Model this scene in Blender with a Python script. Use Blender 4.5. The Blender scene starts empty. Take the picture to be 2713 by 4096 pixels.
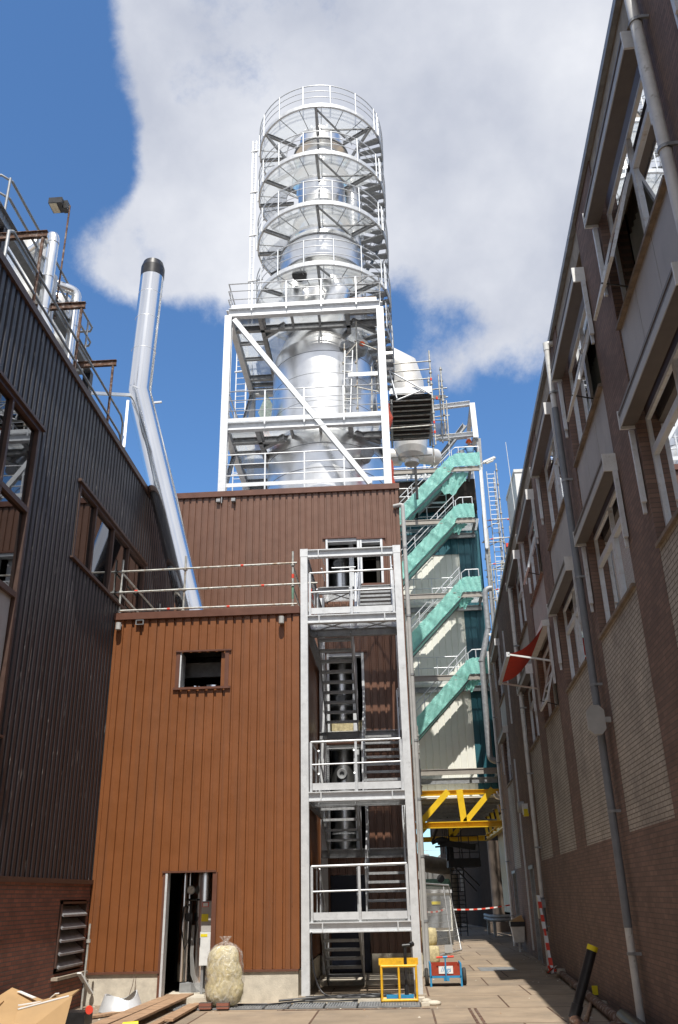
import bpy, math, random
from mathutils import Vector, Matrix
random.seed(7)
PI=math.pi; rad=math.radians
sc=bpy.context.scene; COL=sc.collection
# ---------------------------------------------------------------- camera, world, sun, exposure
cam=bpy.data.cameras.new('camera'); co=bpy.data.objects.new('camera',cam); COL.objects.link(co)
cam.sensor_fit='VERTICAL'; cam.sensor_height=24; cam.lens=20.216; cam.clip_end=600; cam.clip_start=.05
MX,MY,MZ=((0.997623, 0.045169, 0.052036), (0.065887, -0.404242, -0.912276), (-0.020172, 0.913536, -0.406257))
co.matrix_world=Matrix(((MX[0],MX[1],MX[2],0),(MY[0],MY[1],MY[2],0),(MZ[0],MZ[1],MZ[2],1.85),(0,0,0,1)))
sc.camera=co
sc.view_settings.view_transform='Standard'; sc.view_settings.look='None'
sc.view_settings.exposure=.5; sc.view_settings.gamma=1
SUN_EL=58.5; SUN_AZ=4.8      # sun behind the camera, a little to the right
w=bpy.data.worlds.new('World'); sc.world=w; w.use_nodes=True
N=w.node_tree.nodes; L=w.node_tree.links
for n in list(N): N.remove(n)
wo=N.new('ShaderNodeOutputWorld'); bg=N.new('ShaderNodeBackground'); bg.inputs[1].default_value=.125
L.new(bg.outputs[0],wo.inputs[0])
sky=N.new('ShaderNodeTexSky'); sky.sky_type='NISHITA'; sky.sun_disc=False
sky.sun_elevation=rad(SUN_EL); sky.sun_rotation=rad(180-SUN_AZ); sky.air_density=1.0; sky.dust_density=.4; sky.ozone_density=2.2
tc=N.new('ShaderNodeTexCoord')
nz=N.new('ShaderNodeTexNoise'); nz.inputs['Scale'].default_value=5.5; nz.inputs['Detail'].default_value=10; nz.inputs['Roughness'].default_value=.66; nz.inputs['Distortion'].default_value=.1
L.new(tc.outputs['Generated'],nz.inputs['Vector'])
def wm(op,a,b,c=None):
    m=N.new('ShaderNodeMath'); m.operation=op
    for i,v in enumerate((a,b,c)):
        if v is None: continue
        if isinstance(v,(int,float)): m.inputs[i].default_value=v
        else: L.new(v,m.inputs[i])
    return m.outputs[0]
acc=None
for (d,ro,ri,wt) in [((-0.17, 0.574, 0.801), 0.17, 0.0, 0.9), ((-0.19, 0.632, 0.751), 0.13, 0.0, 0.75), ((-0.089, 0.618, 0.781), 0.22, 0.02, 0.9), ((0.04, 0.612, 0.79), 0.28, 0.05, 1.1), ((0.177, 0.615, 0.768), 0.28, 0.05, 1.1), ((0.293, 0.575, 0.764), 0.35, 0.05, 1.1), ((-0.248, 0.701, 0.669), 0.12, 0.0, 0.85), ((-0.265, 0.718, 0.644), 0.07, 0, 0.3), ((-0.196, 0.748, 0.634), 0.11, 0.0, 0.72), ((-0.14, 0.721, 0.679), 0.14, 0.0, 0.6), ((-0.043, 0.7, 0.712), 0.22, 0.02, 0.8), ((0.069, 0.689, 0.722), 0.2, 0.02, 0.7), ((0.172, 0.706, 0.687), 0.16, 0.02, 0.45), ((0.126, 0.819, 0.56), 0.12, 0.0, 0.85), ((0.093, 0.802, 0.591), 0.07, 0, 0.3), ((0.177, 0.806, 0.565), 0.08, 0, 0.35), ((-0.302, 0.652, 0.695), 0.05, 0.0, 0.6), ((-0.311, 0.609, 0.73), 0.15, 0.02, -1.1), ((0.058, 0.777, 0.627), 0.11, 0.0, -0.7), ((-0.248, 0.655, 0.714), 0.06, 0, -0.4), ((-0.317, 0.556, 0.768), 0.14, 0, -0.6), ((-0.189, 0.795, 0.576), 0.1, 0, -0.5), ((0.18, 0.864, 0.471), 0.2, 0, -0.6)]:
    dp=N.new('ShaderNodeVectorMath'); dp.operation='DOT_PRODUCT'; L.new(tc.outputs['Generated'],dp.inputs[0]); dp.inputs[1].default_value=d
    mr=N.new('ShaderNodeMapRange'); mr.interpolation_type='SMOOTHSTEP'
    mr.inputs[1].default_value=math.cos(ro); mr.inputs[2].default_value=math.cos(ri); mr.inputs[3].default_value=0; mr.inputs[4].default_value=wt
    L.new(dp.outputs['Value'],mr.inputs[0]); acc=mr.outputs[0] if acc is None else wm('ADD',acc,mr.outputs[0])
sb=N.new('ShaderNodeSeparateXYZ'); L.new(tc.outputs['Generated'],sb.inputs[0])
bk=N.new('ShaderNodeMapRange'); bk.inputs[1].default_value=.25; bk.inputs[2].default_value=-.2; bk.inputs[3].default_value=0; bk.inputs[4].default_value=1.0; L.new(sb.outputs[1],bk.inputs[0])  # unseen cloud cover added behind the camera to whiten reflections in the metal
acc=wm('ADD',acc,bk.outputs[0])
acc=wm('MINIMUM',acc,1.1)
cn=wm('SUBTRACT',nz.outputs['Fac'],.5)
fld=wm('ADD',acc,wm('MULTIPLY',cn,2.3))
mr=N.new('ShaderNodeMapRange'); mr.interpolation_type='SMOOTHSTEP'; L.new(fld,mr.inputs[0])
mr.inputs[1].default_value=.24; mr.inputs[2].default_value=.92; mr.inputs[3].default_value=0; mr.inputs[4].default_value=.97
n2=N.new('ShaderNodeTexNoise'); n2.inputs['Scale'].default_value=4.2; n2.inputs['Detail'].default_value=7; n2.inputs['Roughness'].default_value=.55
L.new(tc.outputs['Generated'],n2.inputs['Vector'])
cr=N.new('ShaderNodeValToRGB'); L.new(n2.outputs['Fac'],cr.inputs[0])
cr.color_ramp.elements[0].position=.34; cr.color_ramp.elements[0].color=(3.2,3.4,3.95,1)
cr.color_ramp.elements[1].position=.66; cr.color_ramp.elements[1].color=(5.0,5.1,5.4,1)
tint=N.new('ShaderNodeMix'); tint.data_type='RGBA'; tint.blend_type='MULTIPLY'; tint.inputs[0].default_value=1
L.new(sky.outputs[0],tint.inputs[6]); tint.inputs[7].default_value=(.64,.90,1.10,1)
mx=N.new('ShaderNodeMix'); mx.data_type='RGBA'; L.new(mr.outputs[0],mx.inputs[0]); L.new(tint.outputs[2],mx.inputs[6]); L.new(cr.outputs[0],mx.inputs[7])
L.new(mx.outputs[2],bg.inputs[0])
sun=bpy.data.lights.new('sun','SUN'); sun.energy=4.0; sun.angle=rad(.5); sun.color=(1,.955,.88)
so=bpy.data.objects.new('sun',sun); COL.objects.link(so)
sd=Vector((math.sin(rad(SUN_AZ))*math.cos(rad(SUN_EL)),-math.cos(rad(SUN_AZ))*math.cos(rad(SUN_EL)),math.sin(rad(SUN_EL))))
so.rotation_euler=sd.to_track_quat('Z','Y').to_euler(); so.location=(0,0,60)

# ---------------------------------------------------------------- helpers
ORG={}; LABELS={}
class MB:
    def __init__(s,T=None): s.v=[];s.f=[];s.m=[];s.s=[];s.T=T
    def add(s,vs,fs,m=0,smooth=False):
        b=len(s.v)
        for p in vs:
            s.v.append(tuple(s.T(*p)) if s.T else tuple(p))
        for f in fs: s.f.append(tuple(b+i for i in f)); s.m.append(m); s.s.append(smooth)
        return s
    def box(s,x0,y0,z0,x1,y1,z1,m=0):
        return s.add([(x0,y0,z0),(x1,y0,z0),(x1,y1,z0),(x0,y1,z0),(x0,y0,z1),(x1,y0,z1),(x1,y1,z1),(x0,y1,z1)],
            [(0,3,2,1),(4,5,6,7),(0,1,5,4),(1,2,6,5),(2,3,7,6),(3,0,4,7)],m)
    def beam(s,p,q,w,h,up=(0,0,1),m=0):
        p=Vector(p);q=Vector(q);d=(q-p).normalized();u=Vector(up)
        if abs(d.dot(u))>.98: u=Vector((0,1,0))
        a=d.cross(u).normalized();b=a.cross(d).normalized()
        vs=[o+a*(sx*w/2)+b*(sz*h/2) for o in (p,q) for sx,sz in ((-1,-1),(1,-1),(1,1),(-1,1))]
        return s.add(vs,[(0,1,2,3),(7,6,5,4),(0,4,5,1),(1,5,6,2),(2,6,7,3),(3,7,4,0)],m)
    def ibeam(s,p,q,w,h,up=(0,0,1),t=.014,m=0):
        p=Vector(p);q=Vector(q);d=(q-p).normalized();u=Vector(up)
        if abs(d.dot(u))>.98: u=Vector((0,1,0))
        a=d.cross(u).normalized();b=a.cross(d).normalized()
        for o,ww,hh in ((b*(h/2-t/2),w,t),(b*(-h/2+t/2),w,t),(Vector((0,0,0)),t,h-2*t)):
            s.beam(p+o,q+o,ww,hh,up,m)
        return s
    def tube(s,p,q,r,n=8,m=0,r2=None,cap=True):
        return s.path([p,q],r,n,m,cap,r2)
    def path(s,pts,r,n=8,m=0,cap=True,r2=None,closed=False):
        P=[Vector(p) for p in pts]; k=len(P); vs=[];ref=None
        for i in range(k):
            if closed: t=(P[(i+1)%k]-P[i-1])
            else: t=(P[min(i+1,k-1)]-P[max(i-1,0)])
            t.normalize()
            if ref is None:
                ref=Vector((0,0,1)) if abs(t.z)<.9 else Vector((1,0,0))
            a=(ref-t*ref.dot(t)).normalized(); ref=a; b=t.cross(a)
            sc_=1.0
            if 0<i<k-1 or closed:
                d1=(P[i]-P[i-1]).normalized(); c=max(.35,d1.dot(t)); sc_=1/c
            rr=r if r2 is None else r+(r2-r)*i/(k-1)
            bis=None
            if sc_>1.001:
                d1=(P[i]-P[i-1]).normalized(); nrm=(t-d1*t.dot(d1))
                if nrm.length>1e-6: bis=(nrm-t*nrm.dot(t)).normalized()
            for j in range(n):
                an=2*PI*j/n; o=a*math.cos(an)+b*math.sin(an)
                if bis is not None: o=o+bis*(o.dot(bis))*(sc_-1)
                vs.append(P[i]+o*rr)
        fs=[]
        for i in range(k if closed else k-1):
            for j in range(n):
                i2=(i+1)%k
                fs.append((i*n+j,i*n+(j+1)%n,i2*n+(j+1)%n,i2*n+j))
        s.add(vs,fs,m,True)
        if cap and not closed:
            s.add([vs[j] for j in range(n)],[tuple(range(n-1,-1,-1))],m); s.add([vs[(k-1)*n+j] for j in range(n)],[tuple(range(n))],m)
        return s
    def lathe(s,cx,cy,prof,n=48,m=0,smooth=True,a0=0,a1=2*PI):
        full=abs(a1-a0-2*PI)<1e-6; c=n if full else n+1
        for k in range(len(prof)-1):
            vs=[]
            for (r,z) in (prof[k],prof[k+1]):
                for j in range(c):
                    a=a0+(a1-a0)*j/n; vs.append((cx+r*math.cos(a),cy+r*math.sin(a),z))
            s.add(vs,[(j,(j+1)%c,c+(j+1)%c,c+j) for j in range(n)],m,smooth)
        return s
    def arcbox(s,cx,cy,r0,r1,z0,z1,a0,a1,n=32,m=0):
        vs=[];full=abs(a1-a0-2*PI)<1e-6;c=n if full else n+1
        for j in range(c):
            a=a0+(a1-a0)*j/n;ca,sa=math.cos(a),math.sin(a)
            vs+=[(cx+r0*ca,cy+r0*sa,z0),(cx+r1*ca,cy+r1*sa,z0),(cx+r1*ca,cy+r1*sa,z1),(cx+r0*ca,cy+r0*sa,z1)]
        fs=[]
        for j in range(n):
            k=(j+1)%c
            for e in range(4): fs.append((j*4+e,j*4+(e+1)%4,k*4+(e+1)%4,k*4+e))
        if not full: fs+=[(3,2,1,0),tuple(4*n+i for i in range(4))]
        return s.add(vs,fs,m)
    def ell(s,c,rx,ry,rz,n=12,k=8,m=0,f=None):
        vs=[];fs=[]
        for i in range(k+1):
            t=PI*i/k
            for j in range(n):
                a=2*PI*j/n; p=Vector((math.sin(t)*math.cos(a),math.sin(t)*math.sin(a),math.cos(t)))
                g=f(p) if f else 1
                vs.append((c[0]+rx*p.x*g,c[1]+ry*p.y*g,c[2]+rz*p.z*g))
        for i in range(k):
            for j in range(n): fs.append((i*n+j,(i+1)*n+j,(i+1)*n+(j+1)%n,i*n+(j+1)%n))
        return s.add(vs,fs,m,True)
    def build(s,name,mat,parent=None,origin=None):
        me=bpy.data.meshes.new(name)
        if parent is not None: o0=ORG[parent.name]
        elif origin is not None: o0=Vector(origin)
        else:
            xs=[p[0] for p in s.v];ys=[p[1] for p in s.v];zs=[p[2] for p in s.v]
            o0=Vector(((min(xs)+max(xs))/2,(min(ys)+max(ys))/2,min(zs)))
        me.from_pydata([(p[0]-o0.x,p[1]-o0.y,p[2]-o0.z) for p in s.v],[],s.f)
        for mm in (mat if isinstance(mat,(list,tuple)) else [mat]): me.materials.append(mm)
        me.polygons.foreach_set('material_index',s.m); me.polygons.foreach_set('use_smooth',s.s); me.update()
        o=bpy.data.objects.new(name,me); COL.objects.link(o)
        if parent is not None: o.parent=parent
        else: o.location=o0
        ORG[o.name]=o0
        return o
def tag(o,label=None,cat=None,group=None,kind=None):
    if label:
        o['label']=label
        assert label not in LABELS, label
        LABELS[label]=1
    if cat:o['category']=cat
    if group:o['group']=group
    if kind:o['kind']=kind
    return o
def thing(name,label,cat,loc,group=None):
    o=bpy.data.objects.new(name,None); COL.objects.link(o); o.location=loc; o.empty_display_size=.3
    ORG[o.name]=Vector(loc); return tag(o,label,cat,group)
def copy_tree(o,parent=None,off=None):
    c=o.copy(); COL.objects.link(c)
    if parent is not None: c.parent=parent
    for ch in list(o.children): copy_tree(ch,c)
    if off is not None:
        c.location=Vector(o.location)+Vector(off)
    return c

# materials
def mat(name,col,rough=.6,metal=0,var=.12,vs=3,bump=0,bs=40,spec=.5,streak=None,dirt=None,aniso=None):
    m=bpy.data.materials.new(name); m.use_nodes=True; nt=m.node_tree; n=nt.nodes; l=nt.links
    b=n['Principled BSDF']; b.inputs['Roughness'].default_value=rough; b.inputs['Metallic'].default_value=metal
    b.inputs['Specular IOR Level'].default_value=spec
    t=n.new('ShaderNodeTexCoord'); g=n.new('ShaderNodeNewGeometry')
    vec=g.outputs['Position']
    nz=n.new('ShaderNodeTexNoise'); nz.inputs['Scale'].default_value=vs; nz.inputs['Detail'].default_value=6; nz.inputs['Roughness'].default_value=.6
    mp=n.new('ShaderNodeMapping'); l.new(vec,mp.inputs[0]); l.new(mp.outputs[0],nz.inputs['Vector'])
    if streak: mp.inputs['Scale'].default_value=streak
    c0=tuple(max(0,c*(1-var*1.6)) for c in col); c1=tuple(min(1,c*(1+var*1.6)) for c in col)
    r=n.new('ShaderNodeValToRGB'); r.color_ramp.elements[0].position=.3; r.color_ramp.elements[1].position=.7
    r.color_ramp.elements[0].color=(*c0,1); r.color_ramp.elements[1].color=(*c1,1); l.new(nz.outputs['Fac'],r.inputs[0])
    out=r.outputs[0]
    if dirt:   # (colour, scale, threshold lo, hi, stretch)
        d=n.new('ShaderNodeTexNoise'); d.inputs['Scale'].default_value=dirt[1]; d.inputs['Detail'].default_value=5; d.inputs['Roughness'].default_value=.65
        mp2=n.new('ShaderNodeMapping'); l.new(vec,mp2.inputs[0]); l.new(mp2.outputs[0],d.inputs['Vector'])
        if len(dirt)>4: mp2.inputs['Scale'].default_value=dirt[4]
        mr=n.new('ShaderNodeMapRange'); l.new(d.outputs['Fac'],mr.inputs[0]); mr.inputs[1].default_value=dirt[2]; mr.inputs[2].default_value=dirt[3]
        mx=n.new('ShaderNodeMix'); mx.data_type='RGBA'; l.new(mr.outputs[0],mx.inputs[0]); l.new(out,mx.inputs[6]); mx.inputs[7].default_value=(*dirt[0],1); out=mx.outputs[2]
    l.new(out,b.inputs['Base Color'])
    rr=n.new('ShaderNodeMapRange'); l.new(nz.outputs['Fac'],rr.inputs[0]); rr.inputs[3].default_value=max(0,rough-.07); rr.inputs[4].default_value=min(1,rough+.07); l.new(rr.outputs[0],b.inputs['Roughness'])
    if bump:
        bn=n.new('ShaderNodeTexNoise'); bn.inputs['Scale'].default_value=bs; bn.inputs['Detail'].default_value=4; l.new(mp.outputs[0],bn.inputs['Vector'])
        bb=n.new('ShaderNodeBump'); bb.inputs['Strength'].default_value=min(1,bump); bb.inputs['Distance'].default_value=.02 if bump<1 else .05; l.new(bn.outputs['Fac'],bb.inputs['Height']); l.new(bb.outputs[0],b.inputs['Normal'])
    return m
def brick_mat(name,c1,c2,mortar,bw,rh,ms,uaxis,rough=.85,dirtc=None,off=.5,bstr=.6,freq=2,shift=(0,0)):
    m=bpy.data.materials.new(name); m.use_nodes=True; nt=m.node_tree; n=nt.nodes; l=nt.links
    b=n['Principled BSDF']; b.inputs['Roughness'].default_value=rough
    g=n.new('ShaderNodeNewGeometry'); sp=n.new('ShaderNodeSeparateXYZ'); l.new(g.outputs['Position'],sp.inputs[0])
    cb=n.new('ShaderNodeCombineXYZ')
    def sh(o,v):
        a=n.new('ShaderNodeMath'); a.operation='ADD'; l.new(o,a.inputs[0]); a.inputs[1].default_value=v; return a.outputs[0]
    l.new(sh(sp.outputs['XYZ'.index(uaxis[0])],shift[0]),cb.inputs[0]); l.new(sh(sp.outputs['XYZ'.index(uaxis[1])],shift[1]),cb.inputs[1])
    bt=n.new('ShaderNodeTexBrick'); l.new(cb.outputs[0],bt.inputs['Vector']); bt.offset=off; bt.offset_frequency=freq
    bt.inputs['Scale'].default_value=1; bt.inputs['Brick Width'].default_value=bw; bt.inputs['Row Height'].default_value=rh
    bt.inputs['Mortar Size'].default_value=ms; bt.inputs['Mortar Smooth'].default_value=.2; bt.inputs['Bias'].default_value=0
    bt.inputs['Color1'].default_value=(*c1,1); bt.inputs['Color2'].default_value=(*c2,1); bt.inputs['Mortar'].default_value=(*mortar,1)
    nz=n.new('ShaderNodeTexNoise'); nz.inputs['Scale'].default_value=1.3; nz.inputs['Detail'].default_value=8; nz.inputs['Roughness'].default_value=.65; l.new(g.outputs['Position'],nz.inputs['Vector'])
    mr=n.new('ShaderNodeMapRange'); l.new(nz.outputs['Fac'],mr.inputs[0]); mr.inputs[1].default_value=.25; mr.inputs[2].default_value=.75; mr.inputs[3].default_value=.72; mr.inputs[4].default_value=1.25
    mu=n.new('ShaderNodeVectorMath'); mu.operation='SCALE'; l.new(bt.outputs['Color'],mu.inputs[0]); l.new(mr.outputs[0],mu.inputs['Scale']); out=mu.outputs[0]
    if dirtc:
        d=n.new('ShaderNodeTexNoise'); d.inputs['Scale'].default_value=.9; d.inputs['Detail'].default_value=6; d.inputs['Roughness'].default_value=.7; l.new(g.outputs['Position'],d.inputs['Vector'])
        m2=n.new('ShaderNodeMapRange'); l.new(d.outputs['Fac'],m2.inputs[0]); m2.inputs[1].default_value=.48; m2.inputs[2].default_value=.75; m2.inputs[4].default_value=.7
        mx=n.new('ShaderNodeMix'); mx.data_type='RGBA'; l.new(m2.outputs[0],mx.inputs[0]); l.new(out,mx.inputs[6]); mx.inputs[7].default_value=(*dirtc,1); out=mx.outputs[2]
    l.new(out,b.inputs['Base Color'])
    nf=n.new('ShaderNodeTexNoise'); nf.inputs['Scale'].default_value=60; l.new(g.outputs['Position'],nf.inputs['Vector'])
    hm=n.new('ShaderNodeMath'); hm.operation='MULTIPLY_ADD'; l.new(bt.outputs['Fac'],hm.inputs[0]); hm.inputs[1].default_value=-1
    nn=n.new('ShaderNodeMath'); nn.operation='MULTIPLY'; l.new(nf.outputs['Fac'],nn.inputs[0]); nn.inputs[1].default_value=.5; l.new(nn.outputs[0],hm.inputs[2])
    bb=n.new('ShaderNodeBump'); bb.inputs['Strength'].default_value=bstr; bb.inputs['Distance'].default_value=.012; l.new(hm.outputs[0],bb.inputs['Height']); l.new(bb.outputs[0],b.inputs['Normal'])
    return m
def mix_glass(name,tint=(.75,.82,.8),ior=1.75,thru=.75,dirty=.0):
    m=bpy.data.materials.new(name); m.use_nodes=True; nt=m.node_tree; n=nt.nodes; l=nt.links
    n.remove(n['Principled BSDF']); o=n['Material Output']
    fr=n.new('ShaderNodeFresnel'); fr.inputs[0].default_value=ior
    tr=n.new('ShaderNodeBsdfTransparent'); tr.inputs[0].default_value=(*[c*thru for c in tint],1)
    gl=n.new('ShaderNodeBsdfGlossy'); gl.inputs['Roughness'].default_value=.015; gl.inputs[0].default_value=(.95,.97,1,1)
    ms=n.new('ShaderNodeMixShader'); l.new(fr.outputs[0],ms.inputs[0]); l.new(tr.outputs[0],ms.inputs[1]); l.new(gl.outputs[0],ms.inputs[2]); l.new(ms.outputs[0],o.inputs[0])
    return m
def grate_mat(name,col,pitch=.034,open_=.62,axes='XY',metal=.6):
    m=bpy.data.materials.new(name); m.use_nodes=True; nt=m.node_tree; n=nt.nodes; l=nt.links
    b=n['Principled BSDF']; b.inputs['Base Color'].default_value=(*col,1); b.inputs['Roughness'].default_value=.45; b.inputs['Metallic'].default_value=metal
    g=n.new('ShaderNodeNewGeometry'); sp=n.new('ShaderNodeSeparateXYZ'); l.new(g.outputs['Position'],sp.inputs[0])
    res=[]
    for ax,pt in ((axes[0],pitch),(axes[1],pitch)):
        a=n.new('ShaderNodeMath'); a.operation='MULTIPLY'; l.new(sp.outputs['XYZ'.index(ax)],a.inputs[0]); a.inputs[1].default_value=1/pt
        f=n.new('ShaderNodeMath'); f.operation='FRACT'; l.new(a.outputs[0],f.inputs[0])
        c=n.new('ShaderNodeMath'); c.operation='LESS_THAN'; l.new(f.outputs[0],c.inputs[0]); c.inputs[1].default_value=math.sqrt(open_); res.append(c.outputs[0])
    mu=n.new('ShaderNodeMath'); mu.operation='MULTIPLY'; l.new(res[0],mu.inputs[0]); l.new(res[1],mu.inputs[1])
    tr=n.new('ShaderNodeBsdfTransparent'); ms=n.new('ShaderNodeMixShader')
    tl=n.new('ShaderNodeBsdfTranslucent'); tl.inputs[0].default_value=(*[min(1,c*1.25) for c in col],1); m0=n.new('ShaderNodeMixShader'); m0.inputs[0].default_value=.55; l.new(b.outputs[0],m0.inputs[1]); l.new(tl.outputs[0],m0.inputs[2])  # translucent share stands in for sunlight bouncing off the bar sides
    l.new(mu.outputs[0],ms.inputs[0]); l.new(m0.outputs[0],ms.inputs[1]); l.new(tr.outputs[0],ms.inputs[2]); l.new(ms.outputs[0],n['Material Output'].inputs[0])
    return m
def sheet_mat(name,col,tl=.5,rough=.35):
    m=bpy.data.materials.new(name); m.use_nodes=True; nt=m.node_tree; n=nt.nodes; l=nt.links
    b=n['Principled BSDF']; b.inputs['Roughness'].default_value=rough; b.inputs['Base Color'].default_value=(*col,1)
    g=n.new('ShaderNodeNewGeometry'); nz=n.new('ShaderNodeTexNoise'); nz.inputs['Scale'].default_value=4.5; nz.inputs['Detail'].default_value=3; nz.inputs['Distortion'].default_value=.8; l.new(g.outputs['Position'],nz.inputs['Vector'])
    r=n.new('ShaderNodeValToRGB'); r.color_ramp.elements[0].position=.3; r.color_ramp.elements[1].position=.7; l.new(nz.outputs['Fac'],r.inputs[0])
    r.color_ramp.elements[0].color=(*[c*.9 for c in col],1); r.color_ramp.elements[1].color=(*[min(1,c*1.08) for c in col],1); l.new(r.outputs[0],b.inputs['Base Color'])
    bb=n.new('ShaderNodeBump'); nb=n.new('ShaderNodeTexNoise'); nb.inputs['Scale'].default_value=8; nb.inputs['Detail'].default_value=2; nb.inputs['Distortion'].default_value=2.5; l.new(g.outputs['Position'],nb.inputs['Vector']); bb.inputs['Strength'].default_value=.8; bb.inputs['Distance'].default_value=.05; l.new(nb.outputs['Fac'],bb.inputs['Height']); l.new(bb.outputs[0],b.inputs['Normal'])
    t=n.new('ShaderNodeBsdfTranslucent'); l.new(r.outputs[0],t.inputs[0]); ms=n.new('ShaderNodeMixShader'); ms.inputs[0].default_value=tl; l.new(b.outputs[0],ms.inputs[1]); l.new(t.outputs[0],ms.inputs[2]); l.new(ms.outputs[0],n['Material Output'].inputs[0])
    return m
M={}
M['brown']=mat('brown_coated_steel',(.205,.073,.023),.38,0,.05,2,bump=.5,bs=2.2,dirt=((.14,.065,.035),5,.5,.95,(1,1,.06)),spec=.55)
M['brown_sheen']=mat('sky_sheen_brown_steel',(.15,.072,.044),.36,0,.06,2,bump=.5,bs=2.2,dirt=((.12,.07,.05),5,.5,.95,(1,1,.06)),spec=.6)  # same paint as the annex, grey sheen of reflected sky mixed into the colour
M['browntrim']=mat('brown_trim',(.13,.055,.035),.4,0,.08,4)
M['dark']=mat('dark_coated_steel',(.032,.029,.034),.45,0,.22,2.5,dirt=((.34,.32,.30),24,.63,.69,(1,1,.07)),streak=(1,1,.25),spec=.5)
M['darktrim']=mat('dark_brown_trim',(.075,.042,.032),.5,0,.15,6)
M['galv']=mat('galvanised_steel',(.64,.66,.68),.5,.3,.06,5,dirt=((.46,.47,.48),9,.55,.85),spec=.5)
M['galvd']=mat('dull_galvanised_steel',(.30,.31,.32),.55,.4,.14,8)
M['rail']=mat('railing_steel',(.62,.64,.66),.42,.45,.08,12)
M['chrome']=mat('bright_sheet_metal',(.88,.88,.87),.30,.97,.05,2.2,bump=.12,bs=2.5)
M['flue']=mat('stainless_flue',(.86,.86,.86),.15,1,.03,3,streak=(1,1,.1))
M['duct']=mat('white_duct_metal',(.72,.70,.66),.42,.35,.06,2.5)
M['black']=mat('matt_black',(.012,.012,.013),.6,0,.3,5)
M['blk2']=mat('black_plastic',(.02,.02,.022),.35,0,.3,5)
M['rust']=mat('rusty_steel',(.11,.055,.033),.8,.1,.4,9,dirt=((.36,.31,.28),10,.5,.7))
M['conc']=mat('concrete_plinth',(.56,.51,.42),.85,0,.1,6,bump=.25,bs=60,dirt=((.38,.34,.28),2.2,.5,.8))
M['concd']=mat('beige_concrete',(.33,.28,.22),.85,0,.15,6,bump=.2,bs=50)
M['gpanel']=mat('grey_cladding_panel',(.42,.40,.38),.6,0,.05,2,dirt=((.33,.31,.30),3,.5,.8,(1,1,.3)))
M['white']=mat('white_paint',(.70,.71,.70),.45,0,.06,7,dirt=((.5,.49,.46),11,.58,.8))
M['wframe']=mat('window_frame_white',(.62,.65,.68),.45,0,.06,7,dirt=((.40,.36,.30),13,.55,.8))
M['sill']=mat('stained_wood_sill',(.20,.155,.115),.7,0,.25,8)
M['wclad']=mat('cream_white_cladding',(.80,.80,.73),.45,0,.03,2)
M['teal']=mat('teal_cladding',(.018,.10,.13),.4,0,.08,2)
M['paleplastic']=sheet_mat('pale_plastic_film',(.42,.50,.46),.4)
M['taupe']=mat('taupe_steel_channel',(.34,.315,.28),.5,.1,.06,5)
M['yellow']=mat('yellow_painted_steel',(.80,.52,.02),.4,0,.05,5)
M['yel2']=mat('yellow_cart_paint',(.75,.42,.02),.45,0,.12,12,dirt=((.25,.13,.04),16,.6,.75))
M['green']=sheet_mat('green_tarpaulin',(.36,.80,.71),.40)
M['red']=mat('red_fabric',(.62,.045,.02),.75,0,.08,6)
M['redtarp']=sheet_mat('red_tarpaulin',(.55,.09,.05),.3,.6)
M['orange']=mat('orange_cloth',(.75,.12,.03),.7,0,.1,6)
M['scaf']=mat('scaffold_tube',(.46,.46,.43),.5,.4,.2,9,dirt=((.28,.20,.13),6,.5,.7))
M['scafg']=mat('scaffold_green_paint',(.16,.30,.22),.6,.1,.2,9)
M['redtape']=mat('red_marking',(.72,.06,.03),.6,0,.05,6)
M['wtape']=mat('white_tape',(.75,.74,.72),.5,0,.05,6)
M['glass']=mix_glass('window_glass',(.72,.82,.80),2.3,.62)
M['glassl']=mix_glass('dark_window_glass',(.5,.58,.6),2.8,.35)
M['curtain']=mat('vertical_blind_fabric',(.42,.44,.42),.9,0,.06,4)
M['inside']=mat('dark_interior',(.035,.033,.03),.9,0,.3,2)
M['grate']=grate_mat('galvanised_grating',(.62,.64,.65),.034,.50)
M['grated']=grate_mat('dark_grating',(.20,.21,.22),.04,.55)
M['tread']=mat('stair_tread_steel',(.33,.34,.35),.55,.3,.15,20)
M['wood']=mat('scaffold_board_wood',(.36,.23,.14),.8,0,.25,3,streak=(1,6,1),bump=.3,bs=30)
M['card']=mat('cardboard',(.42,.27,.13),.8,0,.05,3)
M['wool']=mat('mineral_wool',(.50,.43,.25),.95,0,.2,14,bump=.6,bs=14)
M['bluep']=mat('blue_cart_paint',(.03,.25,.48),.4,0,.1,8)
M['redp']=mat('red_cart_panel',(.33,.045,.02),.5,0,.12,8)
M['rubber']=mat('tyre_rubber',(.045,.042,.038),.8,0,.2,10)
M['gpipe']=mat('grey_pvc_pipe',(.20,.215,.235),.5,0,.08,5)
M['gpipel']=mat('light_grey_pvc_pipe',(.40,.40,.39),.5,0,.06,5)
M['wpipe']=mat('white_pvc_pipe',(.62,.62,.60),.45,0,.08,6,dirt=((.35,.33,.3),9,.62,.72))
M['ypl']=mat('yellow_cap',(.80,.66,.02),.5,0,.05,4)
M['brick_r']=brick_mat('brown_brick',(.235,.15,.115),(.17,.11,.088),(.115,.092,.077),.21,.0625,.006,'YZ')
M['brick_l']=brick_mat('light_grey_brick',(.48,.44,.375),(.40,.365,.31),(.12,.095,.075),.21,.0625,.006,'YZ',dirtc=(.16,.145,.13))
M['brick_d']=brick_mat('dark_red_brick',(.27,.10,.065),(.18,.072,.052),(.10,.08,.07),.21,.066,.008,'YZ',bstr=1.0)
M['ground']=brick_mat('concrete_slab_yard',(.34,.262,.185),(.255,.20,.145),(.11,.062,.038),2.0,1.98,.02,'XY',dirtc=(.17,.145,.12),off=.325,bstr=.5,shift=(-.45,-17.5),rough=.9)
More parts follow.
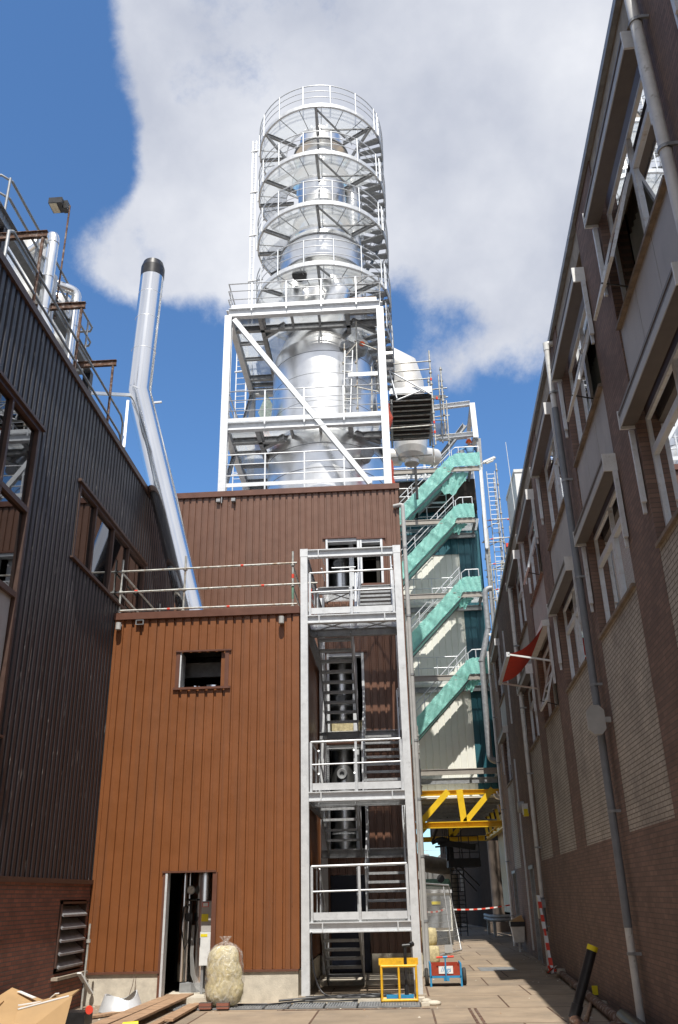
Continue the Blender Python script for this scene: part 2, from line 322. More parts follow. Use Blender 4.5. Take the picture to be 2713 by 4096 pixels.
M['cream']=mat('cream_cladding',(.55,.50,.38),.6,0,.08,2)
M['creamd']=mat('cream_duct',(.40,.33,.24),.7,0,.15,2,dirt=((.25,.22,.17),1.5,.5,.7))
M['coldk']=mat('brown_grey_column',(.16,.125,.10),.7,0,.1,3)
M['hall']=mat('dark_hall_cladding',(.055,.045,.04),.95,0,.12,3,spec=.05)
M['skin']=mat('skin',(.45,.25,.17),.6,0,.05,8)
M['denim']=mat('blue_denim_jacket',(.12,.25,.42),.85,0,.12,20)
M['navy']=mat('navy_trousers',(.03,.045,.10),.85,0,.1,20)
M['hat']=mat('orange_helmet',(.85,.14,.02),.3,0,.03,5)
M['mesh']=mat('fence_wire',(.50,.50,.47),.5,.3,.1,9)
M['bluedoor']=mat('blue_door_paint',(.008,.014,.035),.5,0,.1,3)
M['cass']=mat('sunblind_cassette_shaded',(.13,.115,.105),.5,0,.08,5)  # taupe darkened to carry the shade of the box undersides

def rail(mb,pts,h=1.08,mids=(.38,.73),r=.023,sp=1.22,toe=.13,tm=None,closed=False,n=6):
    P=[Vector(p) for p in pts]
    for hh in (h,)+tuple(h*m_ for m_ in mids):
        mb.path([p+Vector((0,0,hh)) for p in P],r if hh==h else r*.8,n,closed=closed)
    L_=0
    segs=[(P[i],P[i+1]) for i in range(len(P)-1)]
    if closed: segs.append((P[-1],P[0]))
    tot=sum((b-a).length for a,b in segs); k=max(1,round(tot/sp)); cum=0
    tg=[tot*i/k for i in range(k+1)] if not closed else [tot*i/k for i in range(k)]
    for a,b in segs:
        ln=(b-a).length
        for t in tg:
            if cum-1e-6<=t<cum+ln-1e-6 or (t==tg[-1] and not closed and abs(cum+ln-tot)<1e-6 and abs(t-tot)<1e-6):
                p=a+(b-a)*((t-cum)/ln); mb.beam(p-Vector((0,0,.12)),p+Vector((0,0,h)),.045,.045)
        cum+=ln
    if toe:
        for a,b in segs:
            u=Vector((0,0,toe/2)); mb.beam(a+u,b+u,.012,toe)
    return mb
def clad(mb,f,s0,s1,z0,z1,pitch=.2,rib=.05,dep=.032,opens=(),m=0):
    """profiled sheet: pans at d=0, grooves at d=-dep. f(s,d,z)->xyz"""
    prof=[];s=s0
    sl=.012
    while s<s1-1e-6:
        e=min(s+pitch,s1); a=e-rib
        if a>s: prof+= [(s,0),(a-sl,0),(a,-dep),(e-sl,-dep)]
        else: prof+=[(s,0)]
        s=e
    prof.append((s1,0))
    for i in range(len(prof)-1):
        (a,da),(b,db)=prof[i],prof[i+1]; mid=(a+b)/2
        iv=[(z0,z1)]
        for (o0,o1,p0,p1) in opens:
            if o0<mid<o1:
                nv=[]
                for (u,v) in iv:
                    if p1<=u or p0>=v: nv.append((u,v)); continue
                    if u<p0: nv.append((u,p0))
                    if p1<v: nv.append((p1,v))
                iv=nv
        for u,v in iv:
            mb.add([f(a,da,u),f(b,db,u),f(b,db,v),f(a,da,v)],[(0,1,2,3)],m)
    return mb
# ================================================================ SETTING: ground
g=MB(); g.add([(-150,-60,0),(150,-60,0),(150,260,0),(-150,260,0)],[(0,1,2,3)]); tag(g.build('ground',M['ground']),kind='structure')
# double steel strips let into the slabs
mb=MB()
for x in (1.07,1.17): mb.box(x,15.2,.001,x+.05,17.42,.006)
mb.box(-2.3,17.50,.001,.42,17.56,.006)
tag(mb.build('slab_edge_strips',M['rust']),kind='structure')

# ================================================================ LEFT BUILDING (dark profiled steel over brick)
XL=-6.3
B=thing('factory_building','dark profiled-steel factory hall on a brick base, along the left edge','building',(XL-4,5,0))
mb=MB(); op=(17.13,18.60,.66,1.88)
for (a,b,c,d) in ((-25,op[0],0,2.2),(op[1],18.78,0,2.2),(op[0],op[1],0,op[2]),(op[0],op[1],op[3],2.2)): mb.box(XL-.3,a,c,XL,b,d)
mb.box(XL-.3,18.78,0,XL-.06,24,2.2)
mb.build('brick_base',M['brick_d'],B)
wins=[(11.3,13.62,4.3,9.87),(15.84,20.76,8.18,9.83),(5.5,9.2,4.3,9.87),(-2,2.5,4.3,9.87)]
mb=MB(); clad(mb,lambda s,d,z:(XL+d,s,z),-25,24.0,2.22,11.8,.2,.075,.04,wins); mb.build('wall_cladding',M['dark'],B)
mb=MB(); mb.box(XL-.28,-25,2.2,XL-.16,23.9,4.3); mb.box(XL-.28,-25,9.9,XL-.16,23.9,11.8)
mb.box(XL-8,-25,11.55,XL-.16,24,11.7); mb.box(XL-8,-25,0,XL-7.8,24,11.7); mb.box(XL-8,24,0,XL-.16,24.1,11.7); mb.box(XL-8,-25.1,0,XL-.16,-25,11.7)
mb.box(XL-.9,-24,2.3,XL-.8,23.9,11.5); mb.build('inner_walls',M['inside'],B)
mb=MB(); mb.box(XL-.2,-25,11.78,XL+.05,24.0,11.93); mb.box(XL-.1,-25,2.16,XL+.05,18.78,2.24); mb.build('roof_trim',M['darktrim'],B)
for (a,b,c,d) in wins:
    mb=MB(); t=.07
    for y0,y1,z0,z1 in ((a,b,d-t,d),(a,b,c,c+t),(a,a+t,c+t,d-t),(b-t,b,c+t,d-t)): mb.box(XL-.12,y0,z0,XL+.015,y1,z1)
    if c<8: ms=[(a+b)/2]; zs=[8.2,6.62]
    else: ms=[16.95,18.2,19.4]; zs=[]
    for y in ms: mb.box(XL-.1,y-.035,c+t,XL+.005,y+.035,d-t)
    for z in zs: mb.box(XL-.11,a+t,z-.05,XL+.01,b-t,z+.05)
    mb.box(XL-.12,a-.12,d,XL+.07,b+.12,d+.06); mb.box(XL-.12,a-.1,c-.04,XL+.06,b+.1,c)
    W=mb.build('window',M['darktrim'],B)
    ys=[a+t]+ms+[b-t]; lev=[c+t]+sorted(zs)+[d-t]
    for i in range(len(ys)-1):
        for j in range(len(lev)-1):
            p=MB(); p.box(XL-.07,ys[i]+.03,lev[j]+.02,XL-.06,ys[i+1]-.03,lev[j+1]-.02)
            if c<8 and j==0: p.build('infill_panel',M['gpanel'],W)
            else: p.build('pane',M['glassl'],W)
# louvre
mb=MB(); y0,y1,z0,z1=17.16,18.58,.70,1.85
for q in ((y0,y0+.05,z0,z1),(y1-.05,y1,z0,z1),(y0,y1,z1-.04,z1),(y0,y1,z0,z0+.05)): mb.box(XL-.16,q[0],q[2],XL+.03,q[1],q[3])
LV=mb.build('louvre_vent',M['darktrim'],B)
for i in range(5):
    z=z0+.03+i*.215; s=MB(); s.add([(XL-.14,y0+.05,z+.16),(XL-.14,y1-.05,z+.16),(XL+.06,y1-.05,z),(XL+.06,y0+.05,z),(XL-.14,y0+.05,z+.185),(XL-.14,y1-.05,z+.185),(XL+.06,y1-.05,z+.035),(XL+.06,y0+.05,z+.035)],
        [(0,1,2,3),(7,6,5,4),(0,4,5,1),(1,5,6,2),(2,6,7,3),(3,7,4,0)]); s.build('louvre_blade',M['galvd'],LV)
s=MB(); s.box(XL-.02,17.05,.56,XL+.12,18.7,.61); s.build('stone_sill',M['concd'],B)
s=MB(); s.box(XL-.5,17,.5,XL-.35,18.7,2.1); s.build('vent_lining',M['inside'],B)

# things on the left roof
def CB(mb,p,q,w=.12,h=.2): return mb.ibeam(p,q,w,h)
RR=thing('rusty_roof_railing','rust-stained tube railing with channel outriggers on the edge of the dark hall roof','railing',(-6.6,15.5,11.8))
mb=MB()
for z in (13.18,12.66): mb.path([(-6.6,11.9,12.0),(-6.6,11.9,z-.12),(-6.6,12.05,z)] if z>13 else [(-6.6,11.92,z-.02),(-6.6,12.05,z)],.032,8); mb.path([(-6.6,12.05,z),(-6.6,18.75,z),(-6.6,18.95,z-.12),(-6.6,18.98,11.9 if z>13 else z-.3)],.028,8)
mb.build('rail',M['galvd'],RR)
for y in (13.22,15.52,17.84):
    s=MB(); s.tube((-6.6,y,11.9),(-6.6,y,14.08),.034,8); s.build('post',M['rust'],RR)
    s=MB(); CB(s,(-6.52,y,14.16),(-7.9,y,14.16),.08,.16); s.build('channel_outrigger',M['rust'],RR)
GW=thing('roof_walkway','raised steel walkway with grey tube handrail above the dark hall roof','walkway',(-8.2,15,11.8))
mb=MB(); mb.ibeam((-7.6,6,14.75),(-7.6,18.9,14.75),.18,.34); mb.ibeam((-8.9,6,14.75),(-8.9,18.9,14.75),.18,.34); mb.ibeam((-7.6,18.85,14.75),(-8.9,18.85,14.75),.18,.3); mb.ibeam((-7.5,13.0,14.75),(-9,13.0,14.75),.18,.3); mb.build('frame_beams',M['galvd'],GW)
for y in (13.45,18.85,8.5):
    s=MB(); s.ibeam((-7.62,y,11.8),(-7.62,y,14.6),.2,.2,up=(1,0,0)); s.build('column',M['dark'],GW)
s=MB(); s.box(-8.85,6,14.86,-7.65,18.8,14.89); s.build('deck_grating',M['grate'],GW)
s=MB(); s.box(-9.2,11.2,13.4,-7.3,12.9,13.43); s.build('lower_grating',M['grate'],GW); s=MB(); s.box(-8.6,17.0,12.7,-6.9,19.0,12.73); s.build('lower_grating',M['grate'],GW)
s=MB()
for z in (15.92,15.45): s.path([(-9.3,13.3,z),(-7.75,13.3,z),(-7.6,13.5,z),(-7.6,18.7,z),(-7.7,18.85,z),(-8.9,18.85,z)],.028,8)
for y in (13.4,15.0,16.9,18.4): s.tube((-7.6,y,14.7),(-7.6,y,15.92),.028,8)
s.tube((-8.1,13.3,14.7),(-8.1,13.3,15.92),.028,8)
s.build('handrail',M['galvd'],GW)
FL=thing('floodlight_pole','rusty pole carrying a black floodlight above the left roof','floodlight',(-7.6,16.4,14.6))
s=MB(); s.tube((-7.6,16.38,14.5),(-7.6,16.38,17.98),.024,8); s.path([(-7.6,16.38,15.1),(-7.6,16.3,15.1)],.04,8); s.build('pole',M['rust'],FL)
s=MB(); s.box(-8.02,16.05,17.80,-7.68,16.42,17.97); s.box(-7.72,16.2,17.76,-7.6,16.4,18.0)
h=s.build('lamp_housing',M['blk2'],FL); s=MB(); s.box(-8.0,16.07,17.785,-7.82,16.40,17.80); s.build('lens',M['cream'],h)
def pipe(name,label,pts,r,cat='pipe',m='chrome',rings=(),group=None,n=20):
    s=MB(); s.path(pts,r,n); 
    for (p,ax) in rings:
        p=Vector(p);ax=Vector(ax).normalized()*.012; s.tube(p-ax,p+ax,r+.012,n)
    return tag(s.build(name,M[m]),label,cat,group)
def bend(a,b,c,rr,k=6):
    """rounded corner a-b-c"""
    a=Vector(a);b=Vector(b);c=Vector(c); u=(a-b).normalized();v=(c-b).normalized(); out=[]
    for i in range(k+1):
        t=i/k; out.append((b+u*rr)*(1-t)**2+b*2*t*(1-t)+(b+v*rr)*t*t)
    return out
pipe('roof_exhaust_pipe','tall insulated silver pipe elbow nearest the left roof edge',[(-7.3,15.55,12),(-7.3,15.55,13.5),(-7.42,15.4,13.8)]+bend((-7.42,15.4,15),(-7.42,15.4,16.15),(-8.0,15.75,16.1),.16)+[(-8.2,15.85,16.05)],.125,rings=[((-7.42,15.4,z),(0,0,1)) for z in (14.0,14.9,15.9)])
pipe('roof_exhaust_pipe','silver pipe elbow further along the left roof, beside the bare rusty outriggers',[(-7.4,17.0,12)]+bend((-7.4,17.0,13),(-7.4,17.0,15.75),(-7.9,16.6,15.75),.2)+[(-8.4,16.2,15.75)],.125,rings=[((-7.4,17.0,z),(0,0,1)) for z in (13.6,14.7,15.4)]+[((-7.8,16.68,15.75),(1,.8,0))])
pipe('roof_small_pipe','thin grey conduit rising between two silver roof pipes',bend((-7.45,15.9,12),(-7.45,15.9,15.5),(-8.2,15.9,15.5),.15)[0:0]+[(-7.45,15.85,12)]+bend((-7.45,15.85,13),(-7.45,15.85,15.35),(-8.2,15.8,15.35),.15)+[(-8.4,15.8,15.35)],.05,m='galv',n=10)
pipe('roof_small_pipe','thin silver hooked pipe in front of the far roof tank',[(-7.3,16.75,12)]+bend((-7.3,16.75,13),(-7.3,16.75,15.1),(-8.2,16.6,15.1),.12)+[(-8.3,16.6,15.1)],.05,n=10)
for i,(x,y,r,z1,lb) in enumerate(((-8.2,16.15,.42,16.5,'silver roof tank behind the nearest insulated pipe'),(-8.25,17.9,.34,16.3,'silver roof tank behind the far insulated pipe'),(-8.1,14.2,.42,13.9,'squat silver vent drum under the left walkway'))):
    s=MB(); s.lathe(x,y,[(r,11.7),(r,z1-.15),(r*.95,z1-.05),(r*.6,z1),(0,z1+.03)],32)
    for z in (12.8,14.6,z1-.5):
        if z<z1-.3: s.lathe(x,y,[(r,z-.02),(r+.015,z-.02),(r+.015,z+.02),(r,z+.02)],32)
    tag(s.build('roof_tank',M['duct']),lb,'tank')
# flue
YF=20.5
FLUE=thing('flue_pipe','polished stainless flue with a kink and a black rim, left of the steel tower','chimney',(-4.7,YF,7.85))
s=MB(); R_=.345; kx,kz=-6.75,14.92; bx,bz=-4.95+(-.28*(8.47-7.85)*-1),7.85
dx=(-4.95-kx)/(8.47-kz); bx=kx+dx*(7.8-kz)
s.path([(bx,YF,7.8),(kx,YF,kz),(-6.65,YF,19.05)],R_,40,cap=False)
s.build('flue_tube',M['flue'],FLUE)
s=MB()
for z in (16.3,17.4,18.3): s=MB(); s.tube((kx+(z-kz)*.024,YF,z-.008),(kx+(z-kz)*.024,YF,z+.008),R_+.004,40); s.build('seam_band',M['chrome'],FLUE)
s=MB(); s.tube((kx-.01,YF,kz-.012),(kx+.01,YF,kz+.02),R_+.014,40)
s.build('seam_band',M['chrome'],FLUE)
s=MB(); s.lathe(-6.65,YF,[(R_-.01,18.95),(R_+.006,18.95),(R_+.006,19.3),(R_-.05,19.5),(R_-.09,19.5),(R_-.09,18.95)],40); s.lathe(-6.65,YF,[(R_-.09,19.0),(0,19.0)],24); s.build('rim',M['blk2'],FLUE)
s=MB(); s.beam((-7.6,18.9,14.0),(-6.9,20.3,14.75),.08,.08); s.beam((-6.5,18.9,12.3),(-6.95,20.2,14.5),.07,.07); s.beam((-7.6,18.9,14.0),(-7.6,18.9,11.9),.12,.12); s.beam((-7.2,20.9,14.8),(-6.2,20.9,14.85),.05,.05)
tag(s.build('flue_bracket',M['galv']),'galvanised bracket arms holding the kinked flue off the dark hall roof','bracket')

# ================================================================ LOW BROWN BUILDING
YB=18.8; x0,x1=-6.28,-2.05
LB=thing('brown_annex','low brown profiled-steel annex with one door and one window','building',(-4.2,YB,0))
dr=(-4.77,-3.80,.12,2.34); wn=(-4.72,-3.70,6.13,6.93)
mb=MB(); f=lambda s,d,z:(s,YB-d,z)
clad(mb,f,x0+.06,x1-.1,.57,7.74,.1955,.055,.042,[(dr[0],dr[1],.5,dr[3]),wn])
clad(mb,lambda s,d,z:(x1+d,s,z),YB+.12,23.9,.57,7.74,.1955,.05,.03)
mb.box(x0,YB-.03,.57,x0+.07,YB+.1,7.74); mb.box(x1-.12,YB-.015,.57,x1+.015,YB+.12,7.74)
mb.box(x0,YB+.045,.57,dr[0]-.005,YB+.07,7.7); mb.box(dr[1]+.005,YB+.045,.57,x1-.05,YB+.07,7.7); mb.box(dr[0],YB+.045,dr[3]+.01,dr[1],YB+.07,wn[2]-.01);mb.box(dr[0],YB+.045,wn[3]+.01,dr[1],YB+.07,7.7);
mb.build('wall_cladding',M['brown'],LB)
def tb(m,P,*a): s=MB(); s.box(*a); s.build('trim',M[m],P)
tb('browntrim',LB,x0-.02,YB-.06,7.74,x1+.03,YB+.12,7.90); tb('browntrim',LB,x1-.1,YB+.12,7.74,x1+.03,23.9,7.90)
tb('browntrim',LB,x0,YB-.045,.53,dr[0]-.02,YB,.57); tb('browntrim',LB,dr[1]+.02,YB-.045,.53,x1,YB,.57)
tb('browntrim',LB,dr[0]-.07,YB-.04,dr[3],dr[1]+.07,YB,dr[3]+.035)
tb('browntrim',LB,wn[0]-.1,YB-.05,wn[3],wn[1]+.14,YB,wn[3]+.035); tb('browntrim',LB,wn[0]-.12,YB-.055,wn[2]-.05,wn[1]+.14,YB,wn[2])
tb('browntrim',LB,wn[0]-.09,YB-.02,wn[2],wn[0],YB+.1,wn[3]); tb('browntrim',LB,wn[1],YB-.02,wn[2],wn[1]+.09,YB+.1,wn[3]); tb('browntrim',LB,dr[1],YB-.02,.1,dr[1]+.09,YB+.1,dr[3]); tb('browntrim',LB,dr[0]-.05,YB-.02,.1,dr[0],YB+.1,dr[3])

s=MB(); s.box(dr[0]+.001,YB-.03,.1,dr[0]+.045,YB+.22,dr[3]-.002); s.build('reveal_lining',M['galv'],LB)
s=MB(); s.box(wn[0]+.001,YB-.01,wn[2]+.002,wn[0]+.03,YB+.4,wn[3]-.002); s.build('reveal_lining',M['galv'],LB)
s=MB(); s.box(x0,YB,0,dr[0]-.05,YB+.25,.53); s.box(dr[1]+.09,YB-.01,0,x1-.01,YB+.25,.53); s.box(x1-.25,YB+.25,0,x1-.01,23.9,.53); s.box(dr[0]-.05,YB-.1,0,dr[1]+.09,YB+5,.11)
s.build('concrete_plinth',M['conc'],LB)
s=MB(); s.box(x0,YB+.13,7.76,x1-.12,23.95,7.84); s.build('roof',M['gpanel'],LB)
s=MB(); s.box(x0+.02,23.7,0,x1-.1,23.9,7.7); s.box(x0+.02,YB+.3,.1,x0+.1,23.7,7.7); s.box(x1-.2,YB+.3,.6,x1-.12,23.7,7.7); s.build('inner_walls',M['inside'],LB)
s=MB()
for i in range(5): s.ibeam((x0+.3,YB+.7+i*.8,7.5),(x1-.3,YB+.7+i*.8,7.5),.1,.2)
s.ibeam((-5.5,YB+1.0,6.75),(-2.6,YB+1.0,6.75),.12,.34); s.build('ceiling_beams',M['galvd'],LB)
for x in (-6.16,-2.42):
    s=MB(); s.tube((x,YB-.02,7.60),(x,YB-.18,7.56),.05,12); s.tube((x,YB-.14,7.64),(x,YB-.14,7.48),.062,12); s.build('overflow_pipe',M['gpipel'],LB)
s=MB(); s.box(-5.78,YB-.09,7.60,-5.60,YB-.03,7.61);s.box(-5.78,YB-.09,7.70,-5.60,YB-.03,7.71);s.box(-5.78,YB-.09,7.61,-5.765,YB-.03,7.70);s.box(-5.615,YB-.09,7.61,-5.60,YB-.03,7.70); s.build('overflow_spout',M['galvd'],LB)
s=MB()
for i in range(21):
    x=x0+.19+i*.1955
    for z in (1.75,4.9):
        if not(dr[0]-.1<x<dr[1]+.1 and z<2.5): s.ell((x,YB-.004,z),.009,.006,.009,6,4)
    if not(dr[0]-.1<x<dr[1]+.1): s.ell((x,YB-.006,.60),.009,.006,.009,6,4)
s.build('screws',M['browntrim'],LB)
# behind the door
IV=thing('steel_boiler','tall stainless vessel standing just inside the annex door','vessel',(-4.35,20.1,.1))
s=MB(); s.lathe(-4.22,20.25,[(.48,.28),(.48,6.4)],40); s.lathe(-4.62,19.95,[(.14,.3),(.14,6.4)],20); s.build('shell',M['flue'],IV)
s=MB(); s.box(-4.6,19.75,.11,-3.9,20.6,.28); s.build('base_frame',M['galvd'],IV)
s=MB(); s.tube((-4.42,19.66,1.0),(-4.42,19.66,1.8),.022,8); s.path([(-4.42,19.66,1.75),(-4.55,19.62,1.7),(-4.58,19.6,1.3),(-4.5,19.6,.9),(-4.42,19.6,1.1),(-4.36,19.6,1.5)],.012,6); s.box(-4.5,19.6,1.42,-4.38,19.68,1.58); s.tube((-4.52,19.66,1.83),(-4.3,19.66,1.83),.02,8); s.build('valve_pipework',M['blk2'],IV)
s=MB(); s.tube((-4.42,19.66,2.02),(-4.42,19.60,2.02),.085,20); gg=s.build('pressure_gauge',M['galvd'],IV); s=MB(); s.tube((-4.42,19.60,2.02),(-4.42,19.595,2.02),.07,20); s.build('dial',M['white'],gg); s=MB(); s.beam((-4.42,19.592,2.02),(-4.38,19.592,2.06),.012,.004); s.build('needle',M['black'],gg)
CC=thing('control_cabinet','white control cabinet with yellow stickers inside the annex door','cabinet',(-3.95,19.5,.2))
s=MB(); s.box(-4.13,19.35,.62,-3.7,19.65,1.23); s.build('cabinet_body',M['white'],CC)
s=MB(); s.box(-4.12,19.37,1.235,-3.7,19.6,1.80); s.build('upper_panel',M['gpanel'],CC)
s=MB(); s.box(-4.12,19.345,1.14,-3.98,19.35,1.19); s.box(-4.12,19.36,1.42,-3.98,19.37,1.56); s.build('warning_stickers',M['ypl'],CC)
s=MB(); s.box(-4.11,19.36,1.69,-3.98,19.37,1.78); s.build('nameplate',M['redtape'],CC)
s=MB(); s.box(-4.095,19.355,1.70,-3.995,19.36,1.77); s.build('nameplate_field',M['wtape'],CC)
s=MB(); s.box(-4.145,19.33,.98,-4.12,19.36,1.12); s.build('switch_handle',M['black'],CC)
s=MB(); s.box(-4.1,19.4,.11,-4.05,19.6,.62); s.box(-3.8,19.4,.11,-3.75,19.6,.62); s.build('leg_frame',M['galvd'],CC)
s=MB()
for i in range(5): s.path([(-4.36+.012*i,19.6,1.35),(-4.37+.014*i,19.6,.8),(-4.33+.02*i,19.55,.45),(-4.2+.03*i,19.45,.22),(-4.05+.03*i,19.4,.14)],.0045,6)
tag(s.build('cable_bundle',M['gpipel']),'bundle of thin white cables dropping inside the annex door','cable')

# scaffold railing on the annex roof
SR=thing('roof_edge_scaffold','tube scaffold guard rail standing on the roof edge of the low brown annex','scaffold',(-4.2,18.95,7.9))
def coup(s,p,r=.05):
    p=Vector(p); s.tube(p-Vector((0,0,.03)),p+Vector((0,0,.03)),r,8)
ys=18.98
for x,zt in ((-6.28,9.30),(-4.76,9.33),(-2.2,9.33)):
    s=MB(); s.tube((x,ys,7.93),(x,ys,zt),.026,8)
    for z in (8.0,8.49,9.0): coup(s,(x,ys,z),.052)
    s.build('standard',M['scaf'],SR); s=MB(); s.box(x-.11,ys-.1,7.90,x+.11,ys+.1,7.935); s.build('base_board',M['wood'],SR)
for z,d in ((8.02,0),(8.49,.02),(9.01,.02)):
    s=MB(); s.tube((-6.36,ys-.03,z-d),(-2.1 if z!=8.49 else -1.62,ys-.03,z+d),.024,8); s.build('guard_rail',M['scaf'],SR)
for x,z in ((-5.9,8.49),(-3.4,9.02),(-2.9,8.5),(-5.1,8.02),(-3.7,8.02),(-1.92,8.52)):
    s=MB(); s.tube((x-.035,ys-.03,z),(x+.035,ys-.03,z),.027,8); s.build('red_band',M['redtape'],SR)
s=MB(); s.tube((-2.2,ys,8.66),(-2.2,ys,8.76),.030,8); s.build('red_band',M['redtape'],SR); s=MB(); s.tube((-2.2,ys,8.15),(-2.2,ys,8.45),.029,8); s.build('green_band',M['scafg'],SR)
s=MB()
for z in (8.97,8.45,7.98):
    s.tube((-6.28,ys,z),(-6.28,22.4,z),.024,8)
s.tube((-6.28,22.4,7.9),(-6.28,22.4,9.3),.026,8); s.build('return_rail',M['scaf'],SR)
s=MB()
for z in (8.97,8.45,7.98): s.tube((-2.2,ys,z),(-2.2,22.8,z-.02),.024,8)
s.tube((-2.2,22.8,7.9),(-2.2,22.8,9.3),.026,8); s.build('return_rail',M['scaf'],SR)

# ================================================================ UPPER BROWN BUILDING
YU=24.0; ux0,ux1=-6.4,.45
UB=thing('brown_boiler_house','tall brown profiled-steel boiler house under the galvanised tower','building',(-3,YU,0))
ops=[(-1.76,-.82,9.72,11.66),(-.74,-.13,10.2,11.6),(-1.78,-.80,5.95,8.15),(-1.82,-.82,2.95,5.6),(-1.8,-.82,.12,2.33)]
mb=MB(); clad(mb,lambda s,d,z:(s,YU-d,z),ux0+.05,ux1-.06,.5,13.22,.2,.055,.035,ops)
clad(mb,lambda s,d,z:(ux1+d,s,z),YU+.05,34,.5,13.22,.2,.05,.03); mb.box(ux1-.08,YU-.02,.5,ux1+.01,YU+.08,13.22)
mb.box(ux0,YU-.01,7.7,ux0+.08,YU+.1,13.22); mb.box(ux0-.02,YU+.1,7.7,ux0,34,13.22); mb.box(ux0,34,0,ux1,34.1,13.2)
mb.build('wall_cladding',M['brown_sheen'],UB)
def holes(mb,x0,x1,z0,z1,y0,y1,ops):
    xs=sorted(set([x0,x1]+[v for o in ops for v in o[:2] if x0<v<x1])); zs=sorted(set([z0,z1]+[v for o in ops for v in o[2:] if z0<v<z1]))
    for i in range(len(xs)-1):
        for j in range(len(zs)-1):
            cx,cz=(xs[i]+xs[i+1])/2,(zs[j]+zs[j+1])/2
            if any(o[0]<cx<o[1] and o[2]<cz<o[3] for o in ops): continue
            mb.box(xs[i],y0,zs[j],xs[i+1],y1,zs[j+1])
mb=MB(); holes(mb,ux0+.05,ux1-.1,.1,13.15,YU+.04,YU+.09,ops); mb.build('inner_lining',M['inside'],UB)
tb('browntrim',UB,ux0-.05,YU-.06,13.22,ux1+.05,YU+.15,13.40); tb('browntrim',UB,ux1-.15,YU+.15,13.22,ux1+.05,34.1,13.40); tb('browntrim',UB,ux0-.05,YU+.15,13.22,ux0+.1,34.1,13.40)
for o in ops[:4]: tb('browntrim',UB,o[0]-.12,YU-.05,o[3],o[1]+(.14 if o is not ops[0] else .04),YU,o[3]+.06)
tb('browntrim',UB,ops[1][1],YU-.02,10.2,ops[1][1]+.1,YU+.05,11.6); tb('browntrim',UB,ops[1][0],YU-.04,10.13,ops[1][1]+.1,YU,10.2)

s=MB()
for o in ops[:4]: s=MB(); s.box(o[0]-.03,YU-.03,o[2],o[0]+.03,YU+.25,o[3]-.002); s.box(o[1]-.03,YU-.03,o[2],o[1]+.04,YU+.25,o[3]-.002); s.box(o[0]+.03,YU,o[3]-.1,o[1]-.03,YU+.25,o[3]-.003); s.build('opening_frame',M['galv'],UB)
s=MB(); s.box(ux0,YU+.1,0,ux1-.1,YU+.3,.1); s.box(-.79,YU-.04,0,ux1,YU+.2,.52); s.box(ux0,YU-.02,0,-1.85,YU+.2,.5); s.build('concrete_plinth',M['conc'],UB)
s=MB(); s.box(ux0+.1,YU+.16,13.26,ux1-.16,34,13.30); s.build('roof',M['gpanel'],UB)
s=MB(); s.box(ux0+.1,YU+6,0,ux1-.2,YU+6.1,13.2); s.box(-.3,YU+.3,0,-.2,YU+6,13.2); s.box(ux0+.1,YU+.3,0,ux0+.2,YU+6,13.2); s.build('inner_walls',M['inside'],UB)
s=MB(); s.box(-1.79,YU+.05,.12,-.83,YU+.08,2.32); BD=s.build('door',M['bluedoor'],UB); s=MB(); s.box(-.95,YU+.01,1.05,-.90,YU+.05,1.2); s.build('handle',M['galv'],BD)
for x in (-6.3+1.15,-6.3+1.62):
    s=MB(); s.box(x,YU-.12,13.02,x+.12,YU-.01,13.12); s.build('overflow_spout',M['galvd'],UB)
s=MB(); s.tube((-5.0,YU-.03,13.4),(-5.0,YU-.03,13.0),.02,6); s.build('cable_drop',M['galvd'],UB)
# interior pipe seen through the openings
IP=thing('process_column','bright cylindrical duct seen through the openings behind the stair tower','duct',(-1.5,25.3,0))
s=MB(); s.lathe(-1.47,25.4,[(.36,0),(.36,13)],36); s.build('shell',M['chrome'],IP)
s=MB()
for z in (1.5,3.4,4.5,6.9,9.9,11.0): s.lathe(-1.47,25.4,[(.36,z-.02),(.375,z-.02),(.375,z+.02),(.36,z+.02)],36)
s.build('band',M['galv'],IP)
for z in (7.05,4.95,11.2):
    s=MB(); s.lathe(0,0,[(.0,.0),(.07,.0),(.07,-.05),(.13,-.06),(.15,-.02),(.15,.1),(.13,.12)],24)
    s.v=[(-1.5+p[0],24.95+p[2],z+p[1]) for p in s.v]; s.build('inspection_port',M['galvd'],IP)
s=MB(); s.box(-1.74,24.6,5.95,-.85,25.9,6.35); tag(s.build('insulation_slab',M['wool']),'yellow insulation slab lying inside the third stair landing opening','insulation')
s=MB(); s.ibeam((-1.05,24.5,0),(-1.05,24.5,13),.14,.14,up=(0,1,0)); s.ibeam((-4,24.7,8.8),(-.3,24.7,8.8),.15,.2); tag(s.build('inner_steel_frame',M['galv']),'galvanised column and beam standing inside the boiler house opening','steel frame')
# rainwater pipe on the corner
def downpipe(name,label,pts,r,m,parent=None,clips=(),out=None):
    s=MB(); s.path(pts,r,14)
    return s
DP=thing('corner_downpipe','tall light grey rainwater pipe on the right corner of the boiler house','downpipe',(.56,23.9,0))
s=MB(); s.path([(.3,23.95,12.62)]+bend((.3,23.9,12.62),(.57,23.86,12.62),(.57,23.86,12.2),.07)+[(.57,23.86,.03)],.062,14); s.build('pipe',M['gpipel'],DP)
s=MB(); s.path([(.50,23.8,8.95),(.50,23.8,.03)],.035,10); s.build('side_conduit',M['gpipel'],DP)
s=MB()
for z in (1.2,2.7,4.1,5.6,7.4,9.1,11.2): s.tube((.57,23.86,z),(.57,23.86,z+.06),.074,14)
s.build('pipe_clip',M['galvd'],DP)
